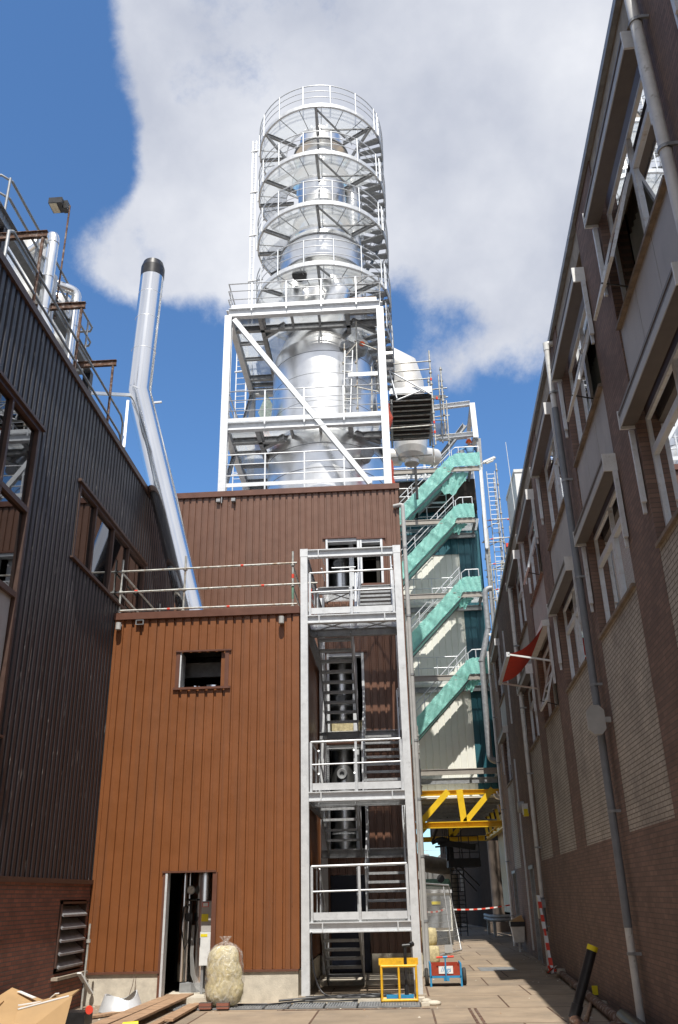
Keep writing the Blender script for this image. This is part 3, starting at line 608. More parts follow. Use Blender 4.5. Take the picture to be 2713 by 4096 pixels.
# ================================================================ STAIR TOWER
cx0,cx1=-1.92,.25; yf,yr=18.88,23.75
ST=thing('stair_tower','galvanised steel stair tower in front of the boiler house','stair tower',(-.83,21,0))
for x in (cx0,cx1):
    for y in (yf,yr):
        s=MB(); s.box(x-.08,y-.08,.1,x+.08,y+.08,9.12 if y<20 else 9.7)
        C_=s.build('column',M['galv'],ST); s=MB(); s.box(x-.14,y-.13,.0,x+.14,y+.14,.10); s.build('footing',M['concd'],C_)
def fbeam(z,y=yf): 
    s=MB(); s.ibeam((cx0+.08,y,z-.1),(cx1-.08,y,z-.1),.14,.19,t=.02)
    for x in (cx0+.34,cx1-.34): s.box(x-.012,y-.075,z-.18,x+.012,y-.005,z-.02)
    return s
for z in (9.30,7.70,3.85,1.38): fbeam(z).build('front_beam',M['galv'],ST)
s=MB(); s.box(cx0-.09,yf-.085,9.12,cx0+.09,yf+.085,9.31); s.box(cx1-.09,yf-.085,9.12,cx1+.09,yf+.085,9.31); s.build('column_head',M['galv'],ST)
for z in (9.3,7.7,3.85,1.38):
    for x in (cx0,cx1):
        s=MB(); s.ibeam((x,yf+.08,z-.1),(x,yr-.08,z-.1),.12,.19); s.build('side_beam',M['galvd'],ST)
def landing(z,y0,y1):
    s=MB(); s.box(cx0+.05,y0,z-.035,cx1-.05,y1,z); s.build('landing_grating',M['grate'],ST)
    s=MB(); s.ibeam((cx0,y1 if y1<21 else y0,z-.12),(cx1,y1 if y1<21 else y0,z-.12),.1,.18)
    m_=(cx0+cx1)/2
    for a,b in ((cx0+.1,m_-.04),(m_+.04,cx1-.1)): s.beam((a,y0+.1,z-.08),(b,y1-.1,z-.08),.05,.012); s.beam((b,y0+.1,z-.1),(a,y1-.1,z-.1),.05,.012)
    s.build('landing_frame',M['galvd'],ST)
FR=[1.38,3.85,7.70]; BK=[2.9,5.75,9.70]; yl0,yl1=19.95,22.7
for z in FR: landing(z,yf+.08,yl0)
for z in BK: landing(z,yl1,yr+.2)
def flight(xa,xb,ya,za,yb,zb,hr=True):
    n=max(3,round((zb-za)/.2)); s=MB()
    for x in (xa,xb): s.beam((x,ya,za-.06),(x,yb,zb-.06),.02,.24)
    F=s.build('stair_flight',M['galvd'],ST)
    for i in range(1,n+1 if False else n):
        t=i/n; y=ya+(yb-ya)*t; z=za+(zb-za)*t; s=MB(); d=.13
        s.box(xa+.012,y-d,z-.03,xb-.012,y+d,z); s.box(xa+.012,y-d-.004,z-.055,xb-.012,y-d+.006,z-.0); s.build('tread',M['tread'],F)
    if hr:
        s=MB()
        for x in (xa,xb):
            for h in (1.0,.5): s.tube((x,ya,za+h),(x,yb,zb+h),.021,8)
            for t in (.04,.5,.96):
                y=ya+(yb-ya)*t;z=za+(zb-za)*t; s.tube((x,y,z-.05),(x,y,z+1.0),.02,8)
        s.build('handrail',M['rail'],ST)
lx=(-1.72,-.92); rx=(-.74,.12)
flight(*lx,yl1-.6,.05,yl0,1.38); flight(*rx,yl0,1.38,yl1,2.9); flight(*lx,yl1,2.9,yl0,3.85); flight(*rx,yl0,3.85,yl1,5.75); flight(*lx,yl1,5.75,yl0,7.7); flight(*rx,yl0,7.7,yl1,9.7)
for z in FR:
    s=MB(); xs=(cx0+.13,-.83,cx1-.12)
    for x in xs: s.beam((x,yf-.02,z-.02),(x,yf-.02,z+1.02),.05,.03,up=(0,1,0))
    s.path([(xs[0],yf-.02,z+1.02),(xs[2],yf-.02,z+1.04)],.024,8); s.path([(xs[0],yf-.02,z+.55),(xs[2],yf-.02,z+.57)],.017,8)
    for h in (1.02,.55): s.path([(xs[0],yf,z+h),(xs[0],yl0,z+h)],.02,8); s.path([(xs[2],yf,z+h),(xs[2],yl0,z+h)],.02,8)
    s.tube((xs[0],yl0,z),(xs[0],yl0,z+1.02),.02,8)
    G=s.build('landing_railing',M['rail'],ST)
    s=MB(); s.box(xs[0]+.03,yf-.035,z+.03,xs[1]-.03,yf-.02,z+.17); s.box(xs[1]+.03,yf-.035,z+.03,xs[2]-.03,yf-.02,z+.17); s.build('toe_plate',M['galv'],G)
for z in BK:
    s=MB()
    for h in (1.05,.55): s.path([(cx0+.1,yl1,z+h),(cx0+.1,yr,z+h)],.02,8); s.path([(cx1-.1,yl1,z+h),(cx1-.1,yr,z+h)],.02,8)
    s.path([(-1.6,yr-.1,z+.9),(-.9,yr-.1,z+.9)],.02,8) if z>9 else None
    s.build('landing_railing',M['rail'],ST)
s=MB(); s.tube((-.77,19.3,7.7),(-.77,20.2,9.15),.035,10); s.build('leaning_handrail',M['rail'],ST); s=MB(); s.tube((cx1-.14,19.3,7.7),(cx1-.14,19.8,9.1),.03,10); s.build('leaning_handrail',M['rail'],ST)
# barrier tape tied inside the top landing
s=MB()
for i in range(7):
    z=8.55-i*.12; s.box(-1.83+.02*(i%2),19.6+.1*i,z-.06,-1.81+.02*(i%2),19.66+.1*i,z+.05)
tag(s.build('barrier_tape',M['redtape']),'loose red and white barrier tape hanging at the top landing of the stair tower','tape')

# ================================================================ GALVANISED TOWER FRAME ON THE ROOF
fx0,fx1=-5.05,.17; fy0,fy1=24.25,29.4; zb=13.4
TF=thing('tower_frame','galvanised open steel frame with three decks around the silver vessel','steel frame',((fx0+fx1)/2,26.8,zb))
for x in (fx0,fx1):
    for y in (fy0,fy1):
        s=MB(); s.ibeam((x,y,zb+.03),(x,y,20.2),.24,.24,up=(0,1,0),t=.02)
        if y==fy0: s.box(x-.2,y-.12,zb,x+.2,y+.15,zb+.03)
        s.build('column',M['galv'],TF)
for z,zn in ((15.82,'mid'),(20.33,'top')):
    hh=.28 if z<16 else .34
    for p,q in (((fx0,fy0,z),(fx1,fy0,z)),((fx0,fy1,z),(fx1,fy1,z)),((fx0,fy0,z),(fx0,fy1,z)),((fx1,fy0,z),(fx1,fy1,z))):
        s=MB(); s.ibeam(p,q,.2,hh,t=.02); s.build('deck_beam',M['galv'],TF)
    s=MB()
    for x in (-4.0,-.95): s.ibeam((x,fy0+.1,z-.03),(x,fy1-.1,z-.03),.14,.22)
    for y in (25.15,28.3): s.ibeam((fx0+.1,y,z-.03),(fx1-.1,y,z-.03),.14,.22)
    for x in (-3.9,-2.9,-1.95,-1.0): s.ibeam((x,fy0,z-.02),(x,25.1,z-.02),.08,.14)
    for a,b in (((-4.0,25.6),(-3.2,24.95)),((-.0,25.6),(-.8,24.95)),((-4.0,28),(-3.2,28.6)),((0,28),(-.8,28.6))): s.ibeam((*a,z-.05),(*b,z-.05),.12,.2)
    for y in (26,27,28.8): s.ibeam((fx0+.1,y,z-.02),(-4.05,y,z-.02),.08,.14)
    s.build('floor_joists',M['galvd'],TF)
    s=MB(); R0=1.95 if z<16 else 1.3; cxx=-1.95;cyy=26.8
    y0_,y1_,xa,xb=fy0+.1,fy1-.1,fx0+.1,fx1-.1
    # grating in four bays around the vessel
    k=28
    pts_o=[];pts_i=[]
    for i in range(k):
        a=2*PI*i/k; ca,sa=math.cos(a),math.sin(a); t=1e9
        if ca>1e-6: t=min(t,(xb-cxx)/ca)
        if ca<-1e-6: t=min(t,(xa-cxx)/ca)
        if sa>1e-6: t=min(t,(y1_-cyy)/sa)
        if sa<-1e-6: t=min(t,(y0_-cyy)/sa)
        pts_o.append((cxx+ca*t,cyy+sa*t)); pts_i.append((cxx+ca*R0,cyy+sa*R0))
    zz=z+hh/2+.005
    for i in range(k):
        j=(i+1)%k; q=[(*pts_i[i],zz),(*pts_o[i],zz),(*pts_o[j],zz),(*pts_i[j],zz)]
        s.add(q+[(p[0],p[1],zz-.03) for p in q],[(0,1,2,3),(7,6,5,4)])
    # corners
    for (X,Y) in ((xa,y0_),(xb,y0_),(xa,y1_),(xb,y1_)):
        pass
    s.build('deck_grating',M['grate'],TF)
    s=MB(); 
    s.box(xa,y0_,zz+.002,xa+1.0,y0_+.0+.9,zz+.012); s.box(xa,y1_-.9,zz+.002,xa+1.0,y1_,zz+.012); s.box(xb-.9,y1_-.9,zz+.002,xb,y1_,zz+.012); s.build('corner_grating',M['grated'] if z>16 else M['grate'],TF)
for z,mids in ((13.62,(.36,.7)),(15.97,(.36,.7)),(20.5,(.36,.7))):
    s=MB(); ins=.1 if z<20 else -.02
    rail(s,[(fx0+ins,fy1,z),(fx0+ins,fy0-.08,z),(fx1-ins,fy0-.08,z),(fx1-ins,fy1,z)] if z>14 else [(fx0+.1,fy0-.05,z),(fx1-.1,fy0-.05,z)],h=1.16 if z<20 else 1.05,mids=mids,sp=1.24,toe=0)
    G=s.build('railing',M['rail'],TF)
    s=MB(); s.box(fx0+.1,fy0-.075,z+.02,fx1-.1,fy0-.06,z+.15); s.build('toe_plate',M['galv'],G)
s=MB(); s.ibeam((fx0+.2,fy0-.02,20.05),(fx1-.55,fy0-.02,13.55),.16,.16,up=(0,1,0),t=.016); s.build('diagonal_brace',M['galv'],TF)
s=MB(); s.ibeam((fx0,fy0+.2,13.6),(fx0,fy1-.2,20.1),.12,.12,up=(1,0,0)); s.build('side_brace',M['galvd'],TF)
# caged ladder at the left rear
for (lx_,ly_,z0,z1,lb) in ((-5.45,29.0,13.6,22.0,'galvanised ladder on the rear left of the tower frame'),(-4.7,27.2,21.2,31.6,'thin ladder rack running up the left side of the ring galleries')):
    LD=thing('vertical_ladder',lb,'ladder',(lx_,ly_,z0))
    s=MB(); s.beam((lx_-.2,ly_,z0),(lx_-.2,ly_,z1),.04,.03); s.beam((lx_+.2,ly_,z0),(lx_+.2,ly_,z1),.06,.03) if lx_<-5 else s.beam((lx_-.05,ly_,z0),(lx_-.05,ly_,z1),.035,.03); s.build('stile',M['rail'],LD)
    s=MB()
    k=int((z1-z0)/.28)
    for i in range(k): s.tube((lx_-.2,ly_,z0+.2+i*.28),(lx_+(.2 if lx_<-5 else -.03),ly_,z0+.2+i*.28),.013,6)
    s.build('rungs',M['rail'],LD)
    s=MB()
    for i in range(int((z1-z0)/2.3)+1): s.beam((lx_-.26,ly_,z0+.6+i*2.3),(lx_+.35,ly_-.1,z0+.6+i*2.3),.06,.05)
    s.build('wall_bracket',M['galv'],LD)

# ================================================================ VESSEL + STACK
VX,VY=-1.95,26.8
VS=thing('silver_process_vessel','huge bright metal-clad vessel narrowing to a stack inside the galleries','vessel',(VX,VY,13.3))
s=MB(); s.lathe(VX,VY,[(2.03,13.3),(2.03,15.9),(1.90,16.3),(1.87,19.1),(1.80,19.7),(1.32,20.9),(1.20,21.3)],96); s.build('vessel_shell',M['chrome'],VS)
for z,r in ((14.5,2.03),(15.4,2.03),(17.1,1.885),(18.2,1.875),(19.1,1.87)): s=MB(); s.lathe(VX,VY,[(r,z-.012),(r+.008,z-.012),(r+.008,z+.012),(r,z+.012)],96); s.build('cladding_seam',M['galvd'],VS)
s=MB(); s.lathe(VX,VY,[(1.20,21.3),(1.18,22.6),(1.22,23.2),(1.62,23.45),(1.67,24.5),(1.60,24.75),(1.1,25.15),(.93,25.35)],80,m=0); s.build('drum_section',M['chrome'],VS)
s=MB(); s.lathe(VX,VY,[(.93,25.35),(.93,26.0),(1.12,26.15),(1.14,26.35),(1.0,26.45),(.95,26.7),(.95,28.2),(1.05,28.35),(1.18,28.5),(1.18,28.62),(1.0,28.7),(.93,28.85),(.92,29.7),(1.1,29.85),(1.12,29.98),(.9,30.05),(.87,30.85),(.82,30.87),(.82,30.2),(0,30.2)],72); s.build('stack',M['chrome'],VS)
for z,r in ((26.25,1.14),(28.56,1.18),(29.92,1.12),(24.48,1.67),(23.45,1.64)): s=MB(); s.lathe(VX,VY,[(r,z-.03),(r+.03,z-.03),(r+.03,z+.03),(r,z+.03)],72); s.build('flange_ring',M['galvd'],VS)
s=MB(); 
for j in range(16):
    a=2*PI*j/16; s.beam((VX+.84*math.cos(a),VY+.84*math.sin(a),30.75),(VX+.84*math.cos(a),VY+.84*math.sin(a),31.0),.05,.03)
s.build('stack_lugs',M['galv'],VS)
for (x,z) in ((-1.08,19.35),):
    s=MB(); s.tube((x,VY-1.6,z),(x,VY-1.78,z-.02),.14,20); s.tube((x,VY-1.78,z-.02),(x,VY-1.81,z-.02),.17,20); s.tube((x,VY-1.81,z-.02),(x,VY-1.83,z-.02),.09,20); s.build('manhole',M['galvd'],VS)
s=MB(); s.tube((-.62,VY-1.35,19.3),(-.5,VY-1.75,19.35),.24,20); s.tube((-.5,VY-1.75,19.35),(-.49,VY-1.78,19.35),.10,20,m=1); s.build('lined_nozzle',[M['galvd'],M['orange']],VS)
s=MB(); s.tube((-.55,VY-1.5,15.0),(-.45,VY-1.95,15.0),.2,20); s.tube((-.45,VY-1.95,15.0),(-.44,VY-2.0,15.0),.22,20); s.build('side_nozzle',M['galvd'],VS)
s=MB(); s.lathe(-2.95,25.9,[(.0,22.75),(.4,22.7),(.5,22.2),(.45,21.4),(.3,20.6)],24); s.build('rounded_elbow',M['chrome'],VS)
s=MB(); s.path([(-2.1,25.7,20.7),(-1.6,25.4,21.0),(-1.3,25.1,21.6),(-1.5,25.3,22.2)],.42,24); s.build('bent_duct',M['chrome'],VS)
s=MB(); s.lathe(-.72,27.3,[(.3,21),(.3,24.4),(.36,24.5),(.36,24.6),(.3,24.7),(.3,28.9),(.0,28.95)],28); tag(s.build('bypass_pipe',M['chrome']),'slim silver pipe rising beside the stack on its right','pipe')

s=MB(); s.tube((-2.66,25.1,22.75),(-2.66,24.85,22.35),.27,24); tag(s.build('dark_vent_end',M['blk2']),'round black vent end under the lowest ring gallery','vent')
# ring galleries
RO,RI=2.56,1.42
A0,A1=rad(62),rad(338)       # grating sector (stairs fill the rest)
levels=[22.35,25.13,27.62,30.08]
names=['lowest','second','third','topmost']
def gallery(z,nm,i):
    G=thing('ring_gallery','%s of the four round grating galleries around the silver stack'%nm,'gallery',(VX,VY,z),'round galleries around the stack')
    s=MB(); s.arcbox(VX,VY,RO-.012,RO,z-.08,z+.09,A0,rad(360+20),64); s.arcbox(VX,VY,RO-.07,RO-.012,z-.10,z-.085,A0,rad(380),64); s.arcbox(VX,VY,RI,RI+.012,z-.10,z+.05,A0,A1,40); G_=s.build('ring_beam',M['galv'],G)
    s=MB(); s.arcbox(VX,VY,RI+.015,RO-.015,z+.03,z+.06,A0,A1,48); s.build('grating',M['grate'],G)
    spokes=[(270,'front'),(212,''),(328,''),(180,''),(150,''),(110,''),(65,'')]
    for a,_ in spokes:
        a=rad(a); s=MB(); s.ibeam((VX+RI*.8*math.cos(a),VY+RI*.8*math.sin(a),z-.04),(VX+RO*math.cos(a),VY+RO*math.sin(a),z-.04),.1,.14)
        s.build('spoke_beam',M['galvd'],G)
    for a in (212,270,328,150,100):
        a=rad(a); ra=RO-.1
        if i==3: s=MB(); s.beam((VX+ra*math.cos(a),VY+ra*math.sin(a),z-.08),(VX+1.0*math.cos(a),VY+1.0*math.sin(a),z-1.55),.09,.09); s.build('strut',M['galvd'],G)
    for a in range(86,338,21):
        a=rad(a); s=MB(); s.beam((VX+(RI+.02)*math.cos(a),VY+(RI+.02)*math.sin(a),z+.01),(VX+(RO-.02)*math.cos(a),VY+(RO-.02)*math.sin(a),z+.01),.02,.03); s.build('panel_joint',M['galvd'],G)
    s=MB()
    a,b=rad(270),rad(318); s.beam((VX+(RO-.1)*math.cos(a),VY+(RO-.1)*math.sin(a),z-.1),(VX+RI*math.cos(b),VY+RI*math.sin(b),z-.1),.06,.06)
    a,b=rad(328),rad(275); s.beam((VX+(RO-.1)*math.cos(a),VY+(RO-.1)*math.sin(a),z-.1),(VX+RI*math.cos(b),VY+RI*math.sin(b),z-.1),.05,.05)
    s.build('brace',M['galvd'],G)
    s=MB()
    for h in (1.05,.74,.42):
        s.path([(VX+RO*math.cos(rad(62+t*276/48)),VY+RO*math.sin(rad(62+t*276/48)),z+h) for t in range(49)],.022 if h>1 else .015,6)
    for a in list(range(67,339,24))+[337]:
        a=rad(a); p=Vector((VX+(RO+.02)*math.cos(a),VY+(RO+.02)*math.sin(a),z)); s.tube(p-Vector((0,0,.12)),p+Vector((0,0,1.05)),.026,6)
    s.build('railing',M['rail'],G)
for i,z in enumerate(levels): gallery(z,names[i],i)
# helical stair segments on the right
def helix(z0,z1,lb,a_lo=64,a_hi=-22,n=12):
    H=thing('helical_stair',lb,'stairs',(VX+2,VY,z0),'curved stair flights on the right of the galleries')
    r0,r1=1.62,RO; s=MB(); K=24
    def pt(r,t,dz=0):
        a=rad(a_lo+(a_hi-a_lo)*t); return Vector((VX+r*math.cos(a),VY+r*math.sin(a),z0+(z1-z0)*t+dz))
    for r in (r0,r1):
        s=MB()
        for i in range(K):
            a,b=pt(r,i/K),pt(r,(i+1)/K); q=[a-Vector((0,0,.14)),b-Vector((0,0,.14)),b+Vector((0,0,.12)),a+Vector((0,0,.12))]
            n_=Vector((a.x-VX,a.y-VY,0)).normalized()*.014; s.add(q+[p+n_ for p in q],[(0,1,2,3),(7,6,5,4),(0,4,5,1),(2,6,7,3)])
        s.build('stringer',M['galvd'],H)
    for i in range(n):
        t=(i+.5)/n; a=rad(a_lo+(a_hi-a_lo)*t); z=z0+(z1-z0)*(i+1)/(n+1); da=.062
        s=MB(); s.arcbox(VX,VY,r0+.02,r1-.02,z-.035,z,a-da,a+da,2); s.arcbox(VX,VY,r0+.02,r1-.02,z-.06,z-.035,a-da,a-da+.01,1); s.build('tread',M['tread'],H)
    s=MB()
    for r in (r0,r1+.02):
        for h in ((1.05,.7,.4) if r>2 else (1.0,.5)): s.path([pt(r,i/K,h) for i in range(K+1)],.02 if h>=1 else .014,6)
        for t in (.02,.34,.66,.98): p=pt(r,t); s.tube(p,p+Vector((0,0,1.05)),.022,6)
    s.build('handrail',M['rail'],H)
hl=['curved stair flight reaching the topmost round gallery','curved stair flight between the second and third round galleries','curved stair flight between the lowest and second round galleries','curved stair flight curling down beside the top frame deck','lowest curved stair flight, ending by the white duct']
zs_=[(27.62,30.08),(25.13,27.62),(22.35,25.13),(20.55,22.35)]
for k,(a,b) in enumerate(zs_): helix(a,b,hl[k])
helix(18.9,20.55,hl[4],a_lo=20,a_hi=-25,n=8)

# things on / in the tower frame
TB=MB()
TB.path([(-4.75,24.7,20.74),(-4.2,24.7,20.70),(-3.7,24.75,20.74)],.2,14)
o=TB.build('wrapped_roll',[M['wtape'],M['redtape']],None)
for i,pl in enumerate(o.data.polygons):
    c=pl.center; pl.material_index=1 if (math.sin(c.x*9+1)>.35 and c.z<.36) else 0
tag(o,'red and white wrapped insulation roll lying on the top deck of the tower frame','insulation roll')
s=MB()
for x,y,z in ((-1.05,24.9,21.2),(-.4,24.9,21.2),(.0,24.9,21.2)): s.box(x-.03,y-.03,20.6,x+.03,y+.03,z)
s.box(-1.1,24.8,21.12,.05,25.0,21.16); s.box(-1.1,24.75,20.55,.1,25.0,20.75)
tag(s.build('timber_props',M['wood']),'brown timber props and boards at the right end of the top frame deck','timber')
s=MB()
# red tarpaulin edge down the right side
prev=None
for i in range(13):
    z=13.45+i*.27; dx=.30+.10*math.sin(i*.75)+.05*math.sin(i*2.1); y=24.6
    cur=[(.24,y,z),(dx,y+.1,z),(dx-.02,y+.4,z),(.24,y+.4,z)]
    if prev: s.add(prev+cur,[(0,1,5,4),(1,2,6,5),(2,3,7,6)])
    prev=cur
tag(s.build('red_tarpaulin',M['redtarp']),'red tarpaulin hanging down the right side of the tower frame','tarpaulin')
s=MB(); s.add([(-4.3,25.4,15.98),(-3.75,25.4,15.98),(-3.85,25.6,16.5),(-4.15,25.6,16.9),(-4.3,25.9,16.2),(-3.7,25.9,16.2)],[(0,1,2,3),(0,3,4),(1,5,2),(2,5,4,3)]); tag(s.build('red_cloth_pile',M['redtarp']),'red sheet bunched up on the middle deck left of the vessel','tarpaulin')
s=MB()
pp=[(-4.2,25.7,17.2),(-3.9,25.6,17.9),(-3.7,25.7,17.5),(-3.75,25.8,16.9),(-4.0,25.7,16.7)]
s.add(pp+[(-3.95,26.1,17.3)],[(0,1,5),(1,2,5),(2,3,5),(3,4,5),(4,0,5),(0,1,2,3,4)]); tag(s.build('pale_plastic_sheet',M['paleplastic']),'pale crumpled plastic sheet beside the vessel on the left','sheet')
SI=thing('vessel_scaffold','small tube scaffold tower on the middle deck at the right of the vessel','scaffold',(-.7,24.9,16))
for (x,z0,z1) in ((-1.15,16,19.2),(-.72,16,20.1),(-.25,16,18.2),(.0,17.3,19.0)):
    s=MB(); s.tube((x,24.75,z0),(x+.05,24.75,z1),.026,8); 
    for z in (16.6,17.5,18.4): coup(s,(x,24.75,z),.05) if z<z1 else 0
    s.build('standard',M['scaf'],SI)
for (a,b) in (((-1.2,18.1),(.05,17.8)),((-1.2,17.0),(-.6,17.0)),((-.75,19.3),(0,18.9)),((-1.15,18.6),(-.6,19.3)),((-.9,17.5),(.05,17.2))):
    s=MB(); s.tube((a[0],24.78,a[1]),(b[0],24.78,b[1]),.022,8); s.build('ledger',M['scaf'],SI)
s=MB(); s.box(-1.0,24.7,17.75,-.0,25.5,17.79); s.build('platform',M['grated'],SI)
s=MB(); s.box(-1.0,24.66,17.8,-.0,24.69,17.95); s.build('toe_board',M['galv'],SI)
s=MB(); s.beam((-.98,24.7,16.1),(-.82,24.75,18.9),.03,.06); s.beam((-1.2,24.7,16.1),(-1.08,24.75,18.9),.03,.06)
for i in range(9): s.tube((-1.18+.012*i,24.7,16.3+i*.29),(-.95+.014*i,24.7,16.3+i*.29),.012,6)
s.build('ladder',M['galv'],SI)
# ================================================================ WHITE / TEAL BUILDING WITH OUTSIDE STAIRS
YS,YW=38.0,39.5; wx0,wx1=-2.5,4.32
WB=thing('panel_clad_building','cream and teal clad process building standing on yellow trusses at the end of the yard','building',(1,YW,5.6))
f=lambda s,d,z:(s,YW-d,z)
mb=MB(); clad(mb,f,wx0,3.55,5.7,19.0,.30,.05,.03); mb.build('cream_cladding',M['wclad'],WB)
mb=MB(); clad(mb,f,3.55,wx1+.3,5.7,19.0,.30,.05,.03); clad(mb,f,1.9,3.54,17.2,18.99,.30,.05,.03); 
clad(mb,lambda s,d,z:(s,YW-.04-d,z),wx0,3.54,16.9,21.0,.30,.05,.03); mb.build('teal_cladding',M['teal'],WB)
mb=MB(); mb.box(wx0,YW+.05,5.7,wx1+.3,YW+9,20.9); mb.box(2.4,YW+9,5.7,9,70,14); mb.build('core_wall',M['hall'],WB)  # second box: rear block added over the passage to keep it in shadow
mb=MB(); mb.box(wx0,YW-.06,5.58,wx1+.3,YW+.05,5.7); mb.box(wx0,YS+.3,5.50,wx1+.3,YW+9,5.56); mb.build('bottom_trim',M['wclad'],WB)
FS=thing('outside_stairs','grey outside stair with landings climbing the cream building','stairs',(2.5,YS,6.4))
lz=[6.62,10.62,14.42,18.12,20.85]
for i,z in enumerate(lz):
    s=MB(); s.box(.3,YS-.02,z-.21,4.28 if i<4 else 4.72,YS+.03,z+.03); s.box(.3,YS-.05,z+.0,4.28 if i<4 else 4.72,YS-.02,z+.03); s.box(.3,YS-.05,z-.21,4.28 if i<4 else 4.72,YS-.02,z-.18); s.build('landing_beam',M['taupe'],FS)
    if i: 
        s=MB(); s.box(3.3,YS+.03,z-.03,4.5,YW-.1,z); s.box(0,YW-.5,z-.03,3.3,YW-.1,z); s.build('landing_grating',M['grate'],FS)
    s=MB(); s.ibeam((.3,YW-.12,z-.3),(4.4,YW-.12,z-.3),.12,.24); s.ibeam((3.25,YS,z-.1),(3.25,YW-.1,z-.1),.1,.2); s.ibeam((4.3,YS,z-.1),(4.3,YW-.1,z-.1),.1,.2); s.build('cross_beam',M['galvd'],FS)
    if i and i<5:
        s=MB()
        for h in (1.1,.6,.14): s.path([(.3,YW-.55,z+h),(3.1,YW-.55,z+h)],.022,6)
        for x in (.4,1.25,2.1,3.0): s.tube((x,YW-.55,z-.1),(x,YW-.55,z+1.1),.022,6)
        s.build('inner_handrail',M['rail'],FS)
        s=MB(); xe=4.25 if i<4 else 4.8
        for h in (1.15,.6): s.path([(3.45,YS+.05,z+.1),(3.45,YS+.05,z+h-.15),(3.65,YS+.05,z+h),(xe,YS+.05,z+h)] if h>1 else [(3.6,YS+.05,z+h),(xe,YS+.05,z+h)],.024,6)
        for x in (3.8,xe): s.tube((x,YS+.05,z-.1),(x,YS+.05,z+1.15),.024,6)
        s.build('landing_handrail',M['rail'],FS)
# flights: each from landing i (right end) down-left
def stairline(zt): return (3.35,zt,.1,zt-3.35)
for i,z in enumerate(lz[1:]):
    x1,za,x0,zb_=stairline(z) if i<3 else (3.35,z-.1,.1,z-3.35)
    s=MB(); 
    for y in (YS+.08,YS+.95): s.beam((x1,y,za-.1),(x0,y,zb_-.1),.03,.28)
    s.build('flight_stringer',M['galvd'],FS)
    s=MB()
    for k in range(16):
        t=(k+.5)/16; s.box(x0+(x1-x0)*t-.13,YS+.1,zb_+(za-zb_)*t-.03,x0+(x1-x0)*t+.13,YS+.93,zb_+(za-zb_)*t)
    s.build('flight_treads',M['tread'],FS)
    s=MB()
    for h in (1.25,.95):
        for y in (YS+.05,): s.tube((x1+.05,y,za+h+.05),(x0,y,zb_+h),.022,6)
    for t in (.05,.4,.75,1.0): s.tube((x0+(x1-x0)*t,YS+.05,zb_+(za-zb_)*t),(x0+(x1-x0)*t,YS+.05,zb_+(za-zb_)*t+1.25),.022,6)
    for h in (1.1,.6): s.tube((x1,YS+.97,za+h),(x0,YS+.97,zb_+h),.02,6)
    s.build('flight_handrail',M['rail'],FS)
s=MB(); s.ibeam((4.74,YS+.05,16.6),(4.80,YS+.05,20.85),.17,.16,up=(1,0,0)); s.build('corner_post',M['galv'],FS)
s=MB(); s.ibeam((4.70,YS+.2,10.8),(4.74,YS+.2,16.6),.12,.12,up=(1,0,0)); s.build('corner_post',M['galvd'],FS)
# green sheets
def sheet(zt,label,top=False):
    x1,za,x0,zb_=(3.35,zt,.1,zt-3.35); U=60; Vn=8; s=MB()
    def wob(u,v): return .020*math.sin(u*31+v*4+zt)+.014*math.sin(u*57-v*6+zt*2)+.010*math.sin(u*97+v*11)+.012*math.sin((u*13+v*2)*5+zt*3)
    lo=-.22; hi=.62; y0=YS-.07
    def grid(vs,a,b): s.add(vs,[(i*(b+1)+j,(i+1)*(b+1)+j,(i+1)*(b+1)+j+1,i*(b+1)+j+1) for i in range(a) for j in range(b)],0,True)
    vs=[]
    for i in range(U+1):
        u=i/U
        for j in range(Vn+1):
            v=j/Vn; X=x0+(x1-x0)*u; Z=zb_+(za-zb_)*u; vs.append((X,y0+wob(u,v),Z+lo+(hi-lo)*v+(.015*math.sin(u*50) if v==1 else 0)))
    grid(vs,U,Vn)
    vs=[]
    for i in range(U+1):                                   # underside wrapped beneath the flight
        u=i/U
        for j in range(5):
            v=j/4; X=x0+(x1-x0)*u; Z=zb_+(za-zb_)*u; vs.append((X,y0+wob(u,0)*(1-v)+1.08*v,Z+lo-.05*math.sin(PI*v)-.02*math.sin(u*23+v*7)))
    grid(vs,U,4)
    xe=4.3 if not top else 4.8; U2=24; vs=[]
    for i in range(U2+1):
        u=i/U2
        for j in range(Vn+1):
            v=j/Vn; X=3.3+(xe-3.3)*u; b0=(.04 if u>.15 else .04-.26*(1-u/.15)); t0=.60+.16*min(1,u/.3)+.015*math.sin(u*40)
            vs.append((X,y0-.01+.02*math.sin(u*23+v*5+zt)+.014*math.sin(u*51-v*9)+.03*math.sin(u*9+zt)*v,zt+b0+(t0-b0)*v))
    grid(vs,U2,Vn)
    W_,D_=(.75,.55)
    if zt>20: W_,D_=1.45,1.35
    vs=[];U3=18
    for i in range(U3+1):
        u=i/U3
        for j in range(9):
            v=j/8; X=(2.75 if zt>20 else 3.2)+W_*u; ln=D_*(.45+.55*math.sin(PI*min(1,u*1.1))**.6)*(1-.3*u)+.08*math.sin(u*14)
            vs.append((X-.18*v*u+.03*math.sin(v*9+u*5),YS+.10+.05*math.sin(u*21+v*3)+.04*math.sin(u*43)+.05*v,zt-.2-ln*v))
    grid(vs,U3,8)
    return tag(s.build('green_sheet',M['green']),label,'tarpaulin')
sheet(20.85,'topmost green sheet, wrapped round the landing where the worker stands',True)
sheet(18.12,'second green sheet from the top of the outside stair')
sheet(14.42,'third green sheet from the top, middle of the cream building')
sheet(10.62,'lowest green sheet on the outside stair, above the base beam')
